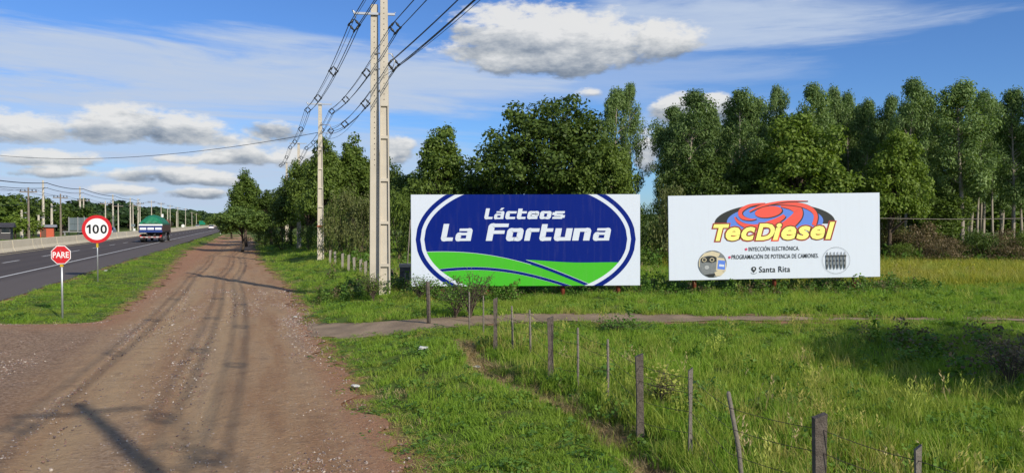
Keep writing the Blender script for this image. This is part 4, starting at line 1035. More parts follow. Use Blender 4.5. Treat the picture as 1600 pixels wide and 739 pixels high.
farwire(fpA, -.3, 'left wire strung along the crossarm poles beyond the highway', .022, -1.0); farwire(fpA, -.3, 'right wire strung along the crossarm poles beyond the highway', .022, 1.0); farwire(fpA, -2.4, 'low wire strung along the crossarm poles beyond the highway', .02)
farwire(fb, -.45, 'thick top cable between the tall pale poles beyond the highway', .06, .7); farwire(fb, -1.3, 'second cable between the tall pale poles beyond the highway', .04, .7)

# ------------------------------------------------------------------ lettering and flat print helpers
def text_mesh(body, shear=0.0, offset=0.0, spacing=1.0):
    cu = bpy.data.curves.new('t', 'FONT'); cu.body = body; cu.size = 1.0; cu.shear = shear; cu.offset = offset; cu.space_character = spacing; cu.resolution_u = 3
    o = bpy.data.objects.new('t', cu); COL.objects.link(o); dg = bpy.context.evaluated_depsgraph_get()
    me = bpy.data.meshes.new_from_object(o.evaluated_get(dg)); v = [tuple(p.co) for p in me.vertices]; f = [tuple(p.vertices) for p in me.polygons]
    bpy.data.objects.remove(o); bpy.data.curves.remove(cu); bpy.data.meshes.remove(me); return v, f

class Board:
    """a print surface: art coordinates (right, down) of a w x h rectangle laid over W x Hh metres, facing -y"""
    def __init__(s, root, w, h, W, Hh, z0, yface, face_parent=None):
        s.r = root; s.w, s.h, s.W, s.H, s.z0, s.y = w, h, W, Hh, z0, yface; s.k = 0; s.art = face_parent or root
    def P(s, u, v, lay): return ((u / s.w - .5) * s.W, s.y - lay, s.z0 + (1 - v / s.h) * s.H)
    def lay(s): s.k += 1; return .0006 * s.k
    def polys(s, name, m, polys, lift=0):
        l = s.lay() + lift; mb = MB()
        for i, p in enumerate(polys):
            pts = [s.P(u, v, l + .00004 * i) for u, v in p]
            ar = sum((pts[j][0] * pts[(j + 1) % len(pts)][2] - pts[(j + 1) % len(pts)][0] * pts[j][2]) for j in range(len(pts)))
            mb.poly(pts if ar > 0 else pts[::-1])
        return mb.build(name, m, s.art)
    def column_fill(s, name, m, x0, x1, top, bot, n=90):
        """region between two curves"""
        l = s.lay(); mb = MB(); vs = []; xs = [x0 + (x1 - x0) * i / n for i in range(n + 1)]
        for x in xs:
            t = min(max(top(x), 0), s.h); b = min(max(bot(x), 0), s.h); b = max(t, b); vs += [s.P(x, t, l), s.P(x, b, l)]
        mb.add(vs, [(2 * i, 2 * i + 1, 2 * i + 3, 2 * i + 2) for i in range(n)]); return mb.build(name, m, s.art)
    def text(s, name, m, body, x0, x1, yb, yt, shear=0., offset=0., spacing=1., ref=None, lift=0., grow=0.):
        v, f = text_mesh(body, shear, offset, spacing); rv = v if ref is None else text_mesh(ref[0], shear, ref[1], spacing)[0]
        a, b = min(p[0] for p in rv), max(p[0] for p in rv); c, d = min(p[1] for p in rv), max(p[1] for p in rv); l = s.lay() + lift
        mb = MB(); mb.add([s.P(x0 + (p[0] - a) / (b - a) * (x1 - x0), yb - (p[1] - c) / (d - c) * (yb - yt), l) for p in v], f); return mb.build(name, m, s.art)
    def stroke(s, name, m, pts, wid, lift=0.):
        """tapered brush line through pts (Catmull-Rom)"""
        l = s.lay() + lift; P = []; W = []
        for i in range(len(pts) - 1):
            p0, p1_, p2_, p3_ = [np.array(pts[max(0, min(len(pts) - 1, j))], float) for j in (i - 1, i, i + 1, i + 2)]
            for k in range(8):
                t = k / 8; P.append(.5 * ((2 * p1_) + (-p0 + p2_) * t + (2 * p0 - 5 * p1_ + 4 * p2_ - p3_) * t * t + (-p0 + 3 * p1_ - 3 * p2_ + p3_) * t ** 3)); W.append(wid[i] * (1 - t) + wid[i + 1] * t)
        P.append(np.array(pts[-1], float)); W.append(wid[-1]); vs = []
        for i, p in enumerate(P):
            d = P[min(i + 1, len(P) - 1)] - P[max(i - 1, 0)]; d = d / (np.linalg.norm(d) + 1e-9); nn = np.array([-d[1], d[0]]) * W[i] / 2
            vs += [s.P(*(p + nn), l), s.P(*(p - nn), l)]
        mb = MB(); mb.add(vs, [(2 * i, 2 * i + 1, 2 * i + 3, 2 * i + 2) for i in range(len(P) - 1)]); return mb.build(name, m, s.art)
def ell(cx, cy, a, b, n=48, rot=0., t0=0., t1=2 * math.pi):
    c, s_ = math.cos(rot), math.sin(rot); k = n if abs(t1 - t0) > 6.2 else n + 1
    return [(cx + a * math.cos(t) * c - b * math.sin(t) * s_, cy + a * math.cos(t) * s_ + b * math.sin(t) * c) for t in [t0 + (t1 - t0) * i / n for i in range(k)]]

# squarish slanted letters, x-height 1, as thick bent bars
def rbar(pts, w, wv, r=.18):
    """bar along pts with rounded corners -> quads; w = thickness of verticals, wv = of horizontals"""
    out = [np.array(pts[0], float)]
    for i in range(1, len(pts) - 1):
        a, b, c = [np.array(p, float) for p in pts[i - 1:i + 2]]; u = (a - b) / np.linalg.norm(a - b); v = (c - b) / np.linalg.norm(c - b)
        for t in (0, .25, .5, .75, 1): out.append((b + u * r) * (1 - t) ** 2 + 2 * t * (1 - t) * b + (b + v * r) * t * t)
    out.append(np.array(pts[-1], float)); L_, R_2 = [], []
    for i, p in enumerate(out):
        d = out[min(i + 1, len(out) - 1)] - out[max(i - 1, 0)]; d = d / np.linalg.norm(d); th = abs(d[1]) * w + abs(d[0]) * wv; nn = np.array([-d[1], d[0]]) * th / 2
        L_.append(p + nn); R_2.append(p - nn)
    return L_, R_2
A_, B_ = .46, .28            # vertical and horizontal bar weight
def glyph(ch):
    x0, x1, b, t, m_ = A_ / 2, 1.25 - A_ / 2, B_ / 2, 1 - B_ / 2, .5
    G = {'L': [[(x0, 1.38), (x0, b), (1.0, b)]], 'F': [[(x0, 0), (x0, 1.25), (1.45, 1.25)], [(x0 + .1, .70), (1.25, .70)]],
         'o': [[(.6, b), (x1, b), (x1, t), (x0, t), (x0, b), (.66, b)]], 'a': [[(.22, .90), (x1, .90), (x1, 0)], [(x1 - .1, .10), (x0, .10), (x0, .56), (x1 - .1, .56)]],
         'c': [[(1.2, t), (x0, t), (x0, b), (1.15, b)]], 'e': [[(1.15, b), (x0, b), (x0, t), (x1, t), (x1, .46), (x0 + .1, .46)]],
         's': [[(1.22, t), (x0 - .05, t)], [(x0 - .05, .5), (x1 + .05, .5)], [(x1 + .05, b), (.02, b)], [(x0 - .06, t), (x0 - .06, .5)], [(x1 + .06, .5), (x1 + .06, b)]], 'r': [[(x0, 0), (x0, t), (1.1, t)]],
         't': [[(x0, 1.34), (x0, b), (.95, b)], [(x0 + .1, t), (.98, t)]], 'u': [[(x0, 1), (x0, b), (x1, b)], [(x1, 1), (x1, 0)]], 'n': [[(x0, 0), (x0, 1)], [(x0 + .05, t), (x1, t), (x1, 0)]]}
    return G[ch]
def square_text(B, name, m, items, yb, xh, shear=.20):
    """items: (char, left, right) in art units"""
    l = B.lay(); z = 0
    for ch, a, b in items:
        mb = MB(); z = 0
        accent = ch == 'á'; ch = 'a' if accent else ch
        gl = glyph(ch); allx = {'L': 1.0, 'F': 1.45, 'r': 1.1, 't': .98}.get(ch, 1.25 if ch not in 'cse' else 1.2); wid = (b - a) - shear * xh * .75
        bars = [rbar(g, A_ * (.86 if ch == 'a' else 1), .20 if ch == 'a' else B_, .2 if ch == 'a' else .24) for g in gl]
        if accent: bars.append(([np.array((.55, 1.15)), np.array((.75, 1.45))], [np.array((.85, 1.15)), np.array((1.1, 1.45))]))
        for Lp, Rp in bars:
            z += .0005; vs = []
            for p, r in zip(Lp, Rp):
                for q_ in (p, r): vs.append(B.P(a + q_[0] / allx * wid + q_[1] * xh * shear, yb - q_[1] * xh, l + z))
            mb.add(vs, [(2 * i, 2 * i + 1, 2 * i + 3, 2 * i + 2) for i in range(len(Lp) - 1)])
        mb.build('letter', m, B.art)

# ------------------------------------------------------------------ billboard 1: blue oval
def billboard_blue():
    Y = 23.5; x0 = (822 - 800) / FPX * Y; gz_ = Hf(x0, Y)
    W, Hh = 358 / FPX * Y, 142.5 / FPX * Y; z0 = top_z(446.5, Y) - gz_
    root = empty('billboard', (x0, Y, gz_), math.radians(1.2), 'wide billboard with a blue oval, green hills and slanted white lettering', 'billboard')
    root.rotation_euler = (0, math.radians(-.15), math.radians(1.2))
    mb = MB(); mb.box(-W / 2, W / 2, -.02, .02, z0, z0 + Hh); mb.build('panel', M['white_vinyl'], root, bevel=.004)
    mb = MB()
    for zz in (z0 + .04, z0 + Hh * .5, z0 + Hh - .09): mb.box(-W / 2 + .05, W / 2 - .05, .023, .07, zz, zz + .05)
    for k in range(8): xx = -W / 2 + .06 + k * (W - .16) / 7; mb.box(xx, xx + .05, .072, .11, z0 + .03, z0 + Hh - .03)
    mb.build('frame', M['frame'], root)
    for px in (760, 880, 968, 690):
        xx = (px - 822) / FPX * Y; mb = MB(); mb.tube([(xx, .19, -.4), (xx, .19, z0 + Hh - .2)], .075, 8); mb.build('post', M['rust'], root)
    B = Board(root, 1395, 556, W, Hh, z0, -.0205)
    cx, cy = 698, 273
    def ee(a, b): return (lambda x: cy - b * math.sqrt(max(0, 1 - ((x - cx) / a) ** 2))), (lambda x: cy + b * math.sqrt(max(0, 1 - ((x - cx) / a) ** 2)))
    for nm, m_, a, b in (('oval_ring', 'blue_vinyl', 670, 396), ('oval_band', 'white_vinyl', 641, 368), ('oval_field', 'blue_vinyl', 618, 345)):
        t_, b_ = ee(a, b); B.column_fill(nm, M[m_], cx - a, cx + a, t_, b_, 140)
    it, ib = ee(618, 345)
    def curve(pts):
        xs, ys = zip(*pts); return lambda x: float(np.interp(x, xs, ys))
    def smooth(pts):
        xs = np.array([p[0] for p in pts], float); ys = np.array([p[1] for p in pts], float); c = np.polyfit(xs, ys, 4); return lambda x: float(np.polyval(c, x))
    hill = smooth([(90, 348), (190, 346), (300, 351), (400, 359), (530, 378), (650, 403), (780, 448), (950, 503), (1085, 553), (1180, 590)])
    rh = smooth([(690, 397), (800, 403), (950, 413), (1100, 415), (1270, 415)])
    B.column_fill('hill_outline', M['white_vinyl'], 82, 1110, lambda x: max(hill(x) - 2, it(x)), lambda x: min(ib(x), 556))
    B.column_fill('hill', M['green_vinyl'], 82, 1110, lambda x: max(hill(x), it(x)), lambda x: min(ib(x), 556))
    up = smooth([(670, 390), (800, 433), (930, 483), (1085, 548), (1150, 576)])
    B.column_fill('hill', M['green_vinyl'], 690, 1290, lambda x: max(rh(x), it(x)), lambda x: min(ib(x), max(rh(x), up(x)), 556))
    B.column_fill('hill_outline', M['white_vinyl'], 700, 1108, lambda x: up(x) - 2.2, lambda x: min(up(x) + 2, ib(x)))
    B.column_fill('stripe', M['blue_vinyl'], 660, 1092, lambda x: min(up(x), ib(x)), lambda x: min(up(x) + min(19, (x - 655) * .25), ib(x), 556))
    st_ = smooth([(150, 455), (300, 441), (430, 443), (550, 451), (700, 478), (850, 518), (970, 555)])
    B.column_fill('hill_outline', M['white_vinyl'], 168, 975, lambda x: st_(x) - 1, lambda x: min(st_(x) + 18, ib(x)))
    B.column_fill('stripe', M['blue_vinyl'], 160, 975, lambda x: st_(x), lambda x: min(st_(x) + 17, ib(x)))
    o = (-52, -57)
    square_text(B, 'lettering', M['white_vinyl'], [('L', 178, 262), ('a', 263, 375), ('F', 453, 585), ('o', 573, 683), ('r', 686, 778), ('t', 776, 862), ('u', 864, 980), ('n', 978, 1095), ('a', 1100, 1218)], 281, 75)
    square_text(B, 'lettering', M['white_vinyl'], [('L', 443, 500), ('á', 500, 568), ('c', 570, 640), ('t', 640, 702), ('e', 703, 776), ('o', 778, 854), ('s', 856, 932)], 149, 47)
billboard_blue()

# ------------------------------------------------------------------ billboard 2: round swirl logo
def billboard_logo():
    Y = 24.2; x0 = (1211.5 - 800) / FPX * Y; gz_ = Hf(x0, Y); W, Hh = 333 / FPX * Y, 131.5 / FPX * Y; z0 = top_z(435.2, Y) - gz_
    root = empty('billboard', (x0, Y, gz_), 0, 'white billboard with a red and blue swirl logo, yellow lettering and two round pictures', 'billboard')
    root.rotation_euler = (0, math.radians(-.95), math.radians(1.5))
    mb = MB(); mb.box(-W / 2, W / 2, -.02, .02, z0, z0 + Hh); mb.build('panel', M['white_vinyl'], root, bevel=.004)
    mb = MB()
    for zz in (z0 + .04, z0 + Hh * .5, z0 + Hh - .09): mb.box(-W / 2 + .05, W / 2 - .05, .023, .07, zz, zz + .05)
    for k in range(8): xx = -W / 2 + .06 + k * (W - .16) / 7; mb.box(xx, xx + .05, .072, .11, z0 + .03, z0 + Hh - .03)
    mb.build('frame', M['frame'], root)
    for px, hh in ((1087, 1), (1341, 1), (1214, .95)):
        xx = (px - 1211.5) / FPX * Y; mb = MB(); mb.tube([(xx, .19, -.4), (xx, .19, z0 + Hh - .2)], .07, 8); mb.build('post', M['rust'], root)
    B = Board(root, 333, 131.5, W, Hh, z0, -.0205)
    # art coordinates are photo pixels; q() maps from the enlarged tracing of the logo
    q = lambda x, y: (55 + x / 7.27, -3.2 + y / 7.27)
    Q = lambda pts: [q(*p) for p in pts]
    B.polys('logo_disc', M['print_black'], [Q(ell(815, 345, 692, 222, 40, 0, math.pi * .97, 2.03 * math.pi))])
    B.polys('logo_disc', M['print_sky'], [Q(ell(818, 330, 552, 182, 48, 0, math.pi * .84, 2.16 * math.pi))])
    def arm(pts, wid):
        B.stroke('logo_swirl', M['print_black'], Q([(x + 7, y + 5) for x, y in pts]), [(w + 10) / 7.27 for w in wid]); B.stroke('logo_swirl', M['print_red'], Q(pts), [w / 7.27 for w in wid])
    arm([(880, 160), (1000, 170), (1072, 205), (1075, 265), (1010, 335), (900, 410)], [8, 62, 105, 112, 120, 110])
    arm([(740, 140), (940, 128), (1120, 150), (1240, 205), (1285, 280), (1262, 380)], [6, 34, 44, 48, 46, 50])
    arm([(355, 272), (392, 325), (480, 372), (620, 388), (780, 345), (890, 292), (925, 262)], [10, 30, 46, 62, 66, 52, 34])
    arm([(700, 122), (540, 142), (440, 190), (418, 238), (450, 282), (530, 304), (600, 300)], [8, 30, 44, 48, 40, 22, 4])
    arm([(1190, 104), (960, 103), (800, 122), (660, 152), (570, 190), (525, 215)], [4, 14, 24, 26, 20, 14])
    B.polys('logo_centre', M['print_black'], [Q(ell(752, 228, 160, 66, 32, -.12))]); B.polys('logo_centre', M['print_red'], [Q(ell(742, 221, 156, 63, 32, -.12))])
    word = [('T', 108, 292, 352), ('e', 250, 418, 388), ('c', 428, 590, 388), ('D', 592, 812, 352), ('i', 788, 892, 352), ('e', 886, 1058, 388), ('s', 1058, 1222, 388), ('e', 1222, 1388, 388), ('l', 1392, 1503, 346)]
    for nm, mm, off in (('lettering_outline', 'print_red', .092), ('lettering_outline', 'print_brown', .080), ('letter', 'print_yellow', .038)):
        base_k = B.k
        for i_, (ch, xa, xb, yt_) in enumerate(word):
            B.k = base_k; B.text(nm, M[mm], ch, q(xa, 0)[0], q(xb, 0)[0], q(0, 541)[1], q(0, yt_)[1], shear=.24, offset=off, ref=(ch, .038), lift=.00015 * (i_ % 2))
        B.k = base_k + 2
    c = lambda x, y: ((x - 60) / 3.889, (y - 48) / 3.889)
    def T(body, x0, x1, yb, yt, off=.0): a, b = c(x0, yb), c(x1, yt); B.text('lettering', M['print_black'], body, a[0], b[0], a[1], b[1], offset=off, spacing=1.08)
    B.polys('bullet', M['print_pink'], [[c(*p) for p in ell(532, 378, 8, 8, 14)], [c(*p) for p in ell(430, 425, 8, 8, 14)]])
    T('INYECCIÓN ELECTRÓNICA.', 548, 858, 390, 358, .006); T('PROGRAMACIÓN DE POTENCIA DE CAMIONES.', 443, 976, 437, 404, .006); T('Santa Rita', 610, 800, 520, 484, .008)
    B.polys('pin_icon', M['print_black'], [[c(*p) for p in [(577, 521), (563, 503), (563, 492), (570, 485), (585, 485), (592, 492), (592, 503)]]])
    B.polys('pin_icon', M['white_vinyl'], [[c(*p) for p in ell(577.5, 497, 6, 6, 12)]])
    B.stroke('pin_icon', M['print_black'], [c(560, 518), c(566, 525), c(577, 527), c(590, 525), c(595, 518)], [.5] * 5)
    # round picture, left: a dashboard with a steering wheel and a hand-held tester
    def C(pts): return [c(*p) for p in pts]
    B.polys('round_picture', M['print_grey'], [C(ell(325, 463, 87, 82, 40))])
    B.polys('round_picture', M['print_cream'], [C([(252, 425), (275, 398), (325, 386), (372, 400), (362, 420), (330, 412), (290, 414)])])
    B.polys('round_picture', M['print_black'], [C([(252, 428), (300, 416), (345, 418), (350, 448), (300, 462), (258, 455)]), C([(275, 528), (345, 520), (330, 544), (300, 542)])])
    B.polys('round_picture', M['print_cream'], [C(ell(275, 438, 14, 12, 14)), C(ell(322, 438, 14, 12, 14))]); B.polys('round_picture', M['print_black'], [C(ell(275, 438, 10, 8, 14)), C(ell(322, 438, 10, 8, 14))])
    B.polys('round_picture', M['print_grey'], [C(ell(290, 484, 46, 32, 24))]); B.polys('round_picture', M['steel'], [C(ell(290, 483, 14, 12, 14))])
    B.stroke('round_picture', M['print_cream'], C([(245, 480), (250, 430), (300, 408), (355, 425), (362, 470)]), [1.2, 1.5, 1.6, 1.5, 1.2])
    B.polys('round_picture', M['print_cream'], [C([(352, 425), (395, 430), (408, 470), (404, 510), (345, 505)])]); B.polys('round_picture', M['print_sky'], [C([(360, 440), (403, 446), (400, 500), (353, 494)])])
    B.polys('round_picture', M['white_vinyl'], [C([(366, 465), (396, 469), (395, 482), (364, 478)])]); B.polys('round_picture', M['print_cream'], [C([(335, 515), (365, 502), (398, 515), (375, 535), (345, 538)])])
    # round picture, right: six injectors inside a thin ring
    ring = ell(1083, 455, 84, 80, 48); B.stroke('round_picture', M['print_black'], C(ring + [ring[0]]), [.35] * 49)
    for k in range(6):
        xx = 1028 + k * 21.5
        B.polys('injector', M['print_grey'], [C([(xx - 9, 420), (xx + 9, 420), (xx + 7, 445), (xx + 8, 470), (xx + 6, 495), (xx + 2, 508), (xx - 2, 508), (xx - 6, 495), (xx - 8, 470), (xx - 7, 445)])])
        B.polys('injector', M['print_black'], [C([(xx - 2, 404), (xx + 2, 404), (xx + 2, 420), (xx - 2, 420)]), C([(xx - 9, 426), (xx + 9, 426), (xx + 9, 434), (xx - 9, 434)]), C([(xx - 8, 452), (xx + 1, 452), (xx + 1, 462), (xx - 8, 462)]), C([(xx - 6, 480), (xx + 2, 480), (xx, 500), (xx - 4, 500)])])
billboard_logo()

# ------------------------------------------------------------------ road signs
def sign(px, py, cpy, diam_px, kind, label, rz):
    x, y = at(px, py); g = Hf(x, y); zc = top_z(cpy, y) - g; r = diam_px / 2 / FPX * y
    root = empty('road_sign', (x, y, g), rz, label, 'road sign')
    mb = MB(); mb.tube([(0, 0, -.3), (0, 0, zc + r * .7)], .028, 8); mb.build('post', M['steel'], root)
    mb = MB(); mb.box(-.036, .036, -.033, .033, zc - r * 1.32, zc - r * .8); mb.build('reflective_band', M['sign_yellow'], root)
    def plate(name, m, rr, lay, n, rot=0., d=.012):
        mb = MB(); vs = [(math.cos(2 * math.pi * k / n + rot) * rr, yy, zc + math.sin(2 * math.pi * k / n + rot) * rr) for yy in (-.040 - lay - d, -.040 - lay) for k in range(n)]
        mb.add(vs, [tuple(range(n)), tuple(range(n, 2 * n))[::-1]] + [(k, k + n, (k + 1) % n + n, (k + 1) % n) for k in range(n)]); return mb.build(name, m, root)
    for zz in (zc + r * .45, zc - r * .45):
        mb = MB(); mb.disc((0, -.0545, zz), .012, 'y', 8, .008); mb.build('bolt', M['steel'], root)
    def put(body, m, w_, h_, lay, off, cx=0.0):
        v, f = text_mesh(body, 0, off, 1.0); a, b = min(p[0] for p in v), max(p[0] for p in v); c, d = min(p[1] for p in v), max(p[1] for p in v)
        mb = MB(); mb.add([(cx + (p[0] - (a + b) / 2) / (b - a) * w_, -.040 - lay, zc + (p[1] - (c + d) / 2) / (d - c) * h_) for p in v], f); mb.build('lettering', m, root)
    if kind == 'stop':
        k = 1 / math.cos(math.pi / 8); plate('plate', M['sign_white'], r * k, 0, 8, math.pi / 8); plate('red_face', M['sign_red'], r * k * .93, .013, 8, math.pi / 8, .002)
        put('PARE', M['sign_white'], r * 1.66, r * .66, .0185, .02)
    else:
        plate('plate', M['sign_red'], r, 0, 48); plate('white_face', M['sign_white'], r * .77, .013, 48, 0, .002); mb = MB(); mb.poly([(r * (u - .53), -.0585, zc + r * v) for u, v in [(.0, -.32), (.13, -.32), (.13, .33), (.02, .33), (-.15, .20), (-.15, .07), (.0, .15)]]); mb.build('lettering', M['sign_black'], root); put('0', M['sign_black'], r * .44, r * .66, .0185, .022, -r * .07); put('0', M['sign_black'], r * .44, r * .66, .0185, .022, r * .46)
sign(96, 499, 398, 28.5, 'stop', 'red octagonal stop sign lettered PARE on a thin grey post', math.radians(8))
sign(152, 440, 358, 43.5, 'speed', 'round red-rimmed speed limit sign reading 100, beside the highway', math.radians(10))

# ------------------------------------------------------------------ fence with wooden posts and wires
def fence_post(mb, x, y, h, r, lean=(0, 0), square=False):
    z = Hf(x, y)
    if square:
        v = []
        for k, (t, s) in enumerate(((-.3, 1.0), (h * .5, .97), (h, .92))):
            for a, b in ((-1, -1), (1, -1), (1, 1), (-1, 1)): v.append((x + lean[0] * max(0, t) + a * r * s + .006 * math.sin(k * 3 + a), y + lean[1] * max(0, t) + b * r * s * .8, z + t + (.02 * a if k == 2 else 0)))
        mb.add(v, [(3, 2, 1, 0), (8, 9, 10, 11)] + [(k * 4 + i, k * 4 + (i + 1) % 4, k * 4 + 4 + (i + 1) % 4, k * 4 + 4 + i) for k in (0, 1) for i in range(4)])
    else:
        mb.tube([(x, y, z - .3), (x + lean[0] * h * .5 + .004, y + lean[1] * h * .5, z + h * .5), (x + lean[0] * h, y + lean[1] * h, z + h - .02), (x + lean[0] * h, y + lean[1] * h, z + h)], [r * 1.08, r, r * .93, r * .6], 7)
def near_fence():
    root = empty('wire_fence', (2.8, 6.8, 0), 0, 'old wire fence of grey wooden posts and thin stakes through the grass', 'fence'); o0 = Vector((2.8, 6.8, 0))
    # px, top py, height above ground, half width px, square, lean
    posts = [(1283, 650, 1.05, 10.5, 1, (0, 0)), (1002, 555, 1.05, 6.5, 1, (-.02, 0)), (861, 496, .98, 5.2, 1, (-.01, 0)), (774, 466, .95, 3.6, 1, (0, 0)), (670, 440, .98, 3.5, 0, (-.03, 0))]
    stakes = [(1438, 700, .98, 4.6, 1, (0, 0)), (1171, 613, 1.05, 4.2, 0, (-.17, .02)), (1080, 577, .92, 3.4, 1, (0, 0)), (950, 530, .88, 2.4, 0, (0, 0)), (903, 512, .88, 2.2, 0, (0, 0)), (829, 484, .85, 1.9, 0, (-.02, 0)), (801, 478, .85, 1.9, 0, (-.02, 0)),
              (755, 462, .85, 1.4, 0, (0, 0)), (733, 456, .85, 1.4, 0, (0, 0))]
    tops = []
    for lst, nm in ((posts, 'post'), (stakes, 'stake')):
        for px, tp, h, hw, sq, ln in lst:
            Y = 8.0
            for _ in range(40):
                X = (px - 800) / FPX * Y; Y = .5 * Y + .5 * (CAM_H - Hf(X, Y) - h) / ((tp - 347) / FPX)
            X = (px - 800) / FPX * Y; mb = MB(); fence_post(mb, X, Y, h, hw * .9 / FPX * Y, ln, bool(sq)); mb.v = [(a - o0.x, b - o0.y, c) for a, b, c in mb.v]
            mb.build(nm, M['wood'] if nm == 'post' else M['wood_pale'], root); tops.append((Y, X + ln[0] * h, h))
    tops.sort(); print('fence', [(round(a, 1), round(b, 2)) for a, b, _ in tops])
    first = tops[0]; tops = [(first[0] - 1.3, first[1] + .42, .98)] + tops
    for f_ in (.25, .5, .72, .90):
        mb = MB(); pts = []
        for (Y, X, h) in tops: pts.append((X - o0.x, Y - o0.y - .02, Hf(X, Y) + h * f_))
        full = []
        for a, b in zip(pts[:-1], pts[1:]): full += cat_pts(a, b, .02, 4)[:-1]
        mb.tube(full + [pts[-1]], .003, 4, False); mb.build('wire', M['wire'], root)
near_fence()
def far_fence():
    root = empty('wire_fence', (-5, 30, 0), 0, 'pale posts of a second fence running back behind the double concrete pole', 'fence')
    for k, (px, tp, bp) in enumerate([(535, 396, 416), (544, 398, 419), (554, 402, 422), (563, 405, 424), (571, 408, 428), (524, 393, 410), (515, 391, 408), (633, 427, 449), (643, 424, 452), (650, 431, 452), (613, 420, 443)]):
        x, y = at(px, bp + 4); h = top_z(tp, y) - Hf(x, y); mb = MB(); fence_post(mb, x, y, h, .055 if k not in (7, 9) else .02, (.05 * math.sin(k * 2.3), .03 * math.cos(k)), True); mb.v = [(a + 5, b - 30, c) for a, b, c in mb.v]; mb.build('post', M['concrete_old'] if k != 10 else M['wood'], root)
far_fence()

# ------------------------------------------------------------------ small things by the billboards
x, y = at(633, 449); g = Hf(x, y); s_ = y / FPX
root = empty('block_pillar', (x, y, g), .1, 'dark block pillar with a pale mortar cap left of the blue oval billboard', 'pillar')
hh = top_z(412, y) - g
for k in range(4):
    mb = MB(); mb.box(-.19, .19, -.17, .17, k * (hh - .12) / 4 + .004 - (.1 if k == 0 else 0), (k + 1) * (hh - .12) / 4 - .004); mb.build('block', M['block'], root, bevel=.006)
mb = MB(); mb.box(-.215, .215, -.19, .19, hh - .118, hh, .96, .96); mb.build('cap', M['mortar'], root, bevel=.008)
mb = MB(); mb.tube([(x - .02, y + .3, g), (x + .15, y + .3, top_z(343, y))], .022, 6); tag(mb.build('leaning_pole', M['wood_pale']), 'thin pale pole leaning up behind the block pillar', 'pole')
# thin wire and its post in front of the plantation
mb = MB(); Aw, Bw = Vector(((1372 - 800) / FPX * 40, 40, top_z(341, 40))), Vector((32, 40, top_z(336, 40)))
mb.tube(cat_pts(Aw, Bw, .12, 12), .02, 4, False); tag(mb.build('field_wire', M['wood_pale']), 'thin pale wire stretched in front of the shaded trees on the right', 'wire')
for X_, lb in ((Aw.x, 'slim post holding the pale wire behind the white billboard edge'), (32, 'slim post holding the pale wire, outside the picture')):
    mb = MB(); fence_post(mb, X_, 40, 3.0, .05); tag(mb.build('wire_post', M['wood']), lb, 'post')
x, y = at(442, 377); mb = MB(); mb.box(x - .1, x + .1, y - .1, y + .1, Hf(x, y), Hf(x, y) + .8); tag(mb.build('marker_post', M['plaster_white'], bevel=.02), 'short white marker post on the shaded verge under the dark trees', 'post')
x, y = at(345, 366); mb = MB(); mb.box(x - .15, x + .15, y - .1, y + .1, Hf(x, y), Hf(x, y) + 1.3); tag(mb.build('marker_post', M['plaster_white'], bevel=.02), 'small white marker post at the highway verge before the round tree', 'post')

def stem_shrub(px, py, top, wpx, label, seed, leafm, bare=.5, n=26):
    x, y = at(px, py); g = Hf(x, y); h = top_z(top, y) - g; w = wpx / 2 / FPX * y; rng = np.random.RandomState(seed)
    root = empty('wild_shrub', (x, y, g), 0, label, 'shrub'); mb = MB(); C = []; Nn = []
    for k in range(n):
        a = rng.uniform(0, 6.28); r = w * rng.uniform(.3, 1.1); hh = h * rng.uniform(.5, 1.0); p = [Vector((math.cos(a) * w * .3 * u, math.sin(a) * w * .3 * u, hh * u)) + Vector((math.cos(a), math.sin(a), 0)) * r * u * u + Vector((rng.normal(), rng.normal(), 0)) * .04 * u for u in (0, .3, .6, 1)]
        mb.tube(p, [.012, .010, .007, .004], 4, False)
        for j in range(3):
            u = rng.uniform(.4, .95); b = p[1].lerp(p[3], u); e = b + Vector((rng.normal(), rng.normal(), rng.uniform(0, 1))) * .16; mb.tube([b, e], [.005, .003], 3, False)
            for _ in range(int(14 * (1 - bare * (1 if u < .75 else .4)))): q_ = b.lerp(e, rng.rand()) + Vector(rng.normal(size=3) * .06); C.append(q_[:]); Nn.append((0, -.5, 1))
    mb.build('stems', M['bark'], root); V, Q = leaf_quads(np.array(C), np.array(Nn, float), .052, rng, .1, .6)
    link('leaves', np_mesh('leaves', V, Q, {'tint': np.repeat(rng.uniform(0, 1, len(C)), 4)}), leafm, root)
stem_shrub(735, 497, 424, 62, 'straggly half-bare shrub growing up in front of the blue oval billboard', 5, L['weed'], .8, 34)
stem_shrub(712, 497, 448, 44, 'leafy weed shrub at the lower left of the blue oval billboard', 6, L['weed'], .3, 26)
stem_shrub(655, 470, 432, 34, 'small leafy shrub at the left bottom corner of the blue oval billboard', 8, L['weed'], .4)
stem_shrub(583, 470, 430, 26, 'small shrub against the foot of the double concrete pole', 9, L['mid'], .1)
stem_shrub(1034, 640, 578, 34, 'pale-headed weed stems beside the third thick fence post', 10, L['tall'], .75, 14)
stem_shrub(1580, 610, 530, 60, 'dry grey weed clump in the dark shadow at the right edge', 13, L['scrub'], .6)
stem_shrub(975, 520, 505, 50, 'low green weed clump in the field below the blue oval billboard', 14, L['weed'], .2)
stem_shrub(1290, 448, 420, 60, 'weedy clump below the right half of the swirl logo billboard', 15, L['olive'], .3)

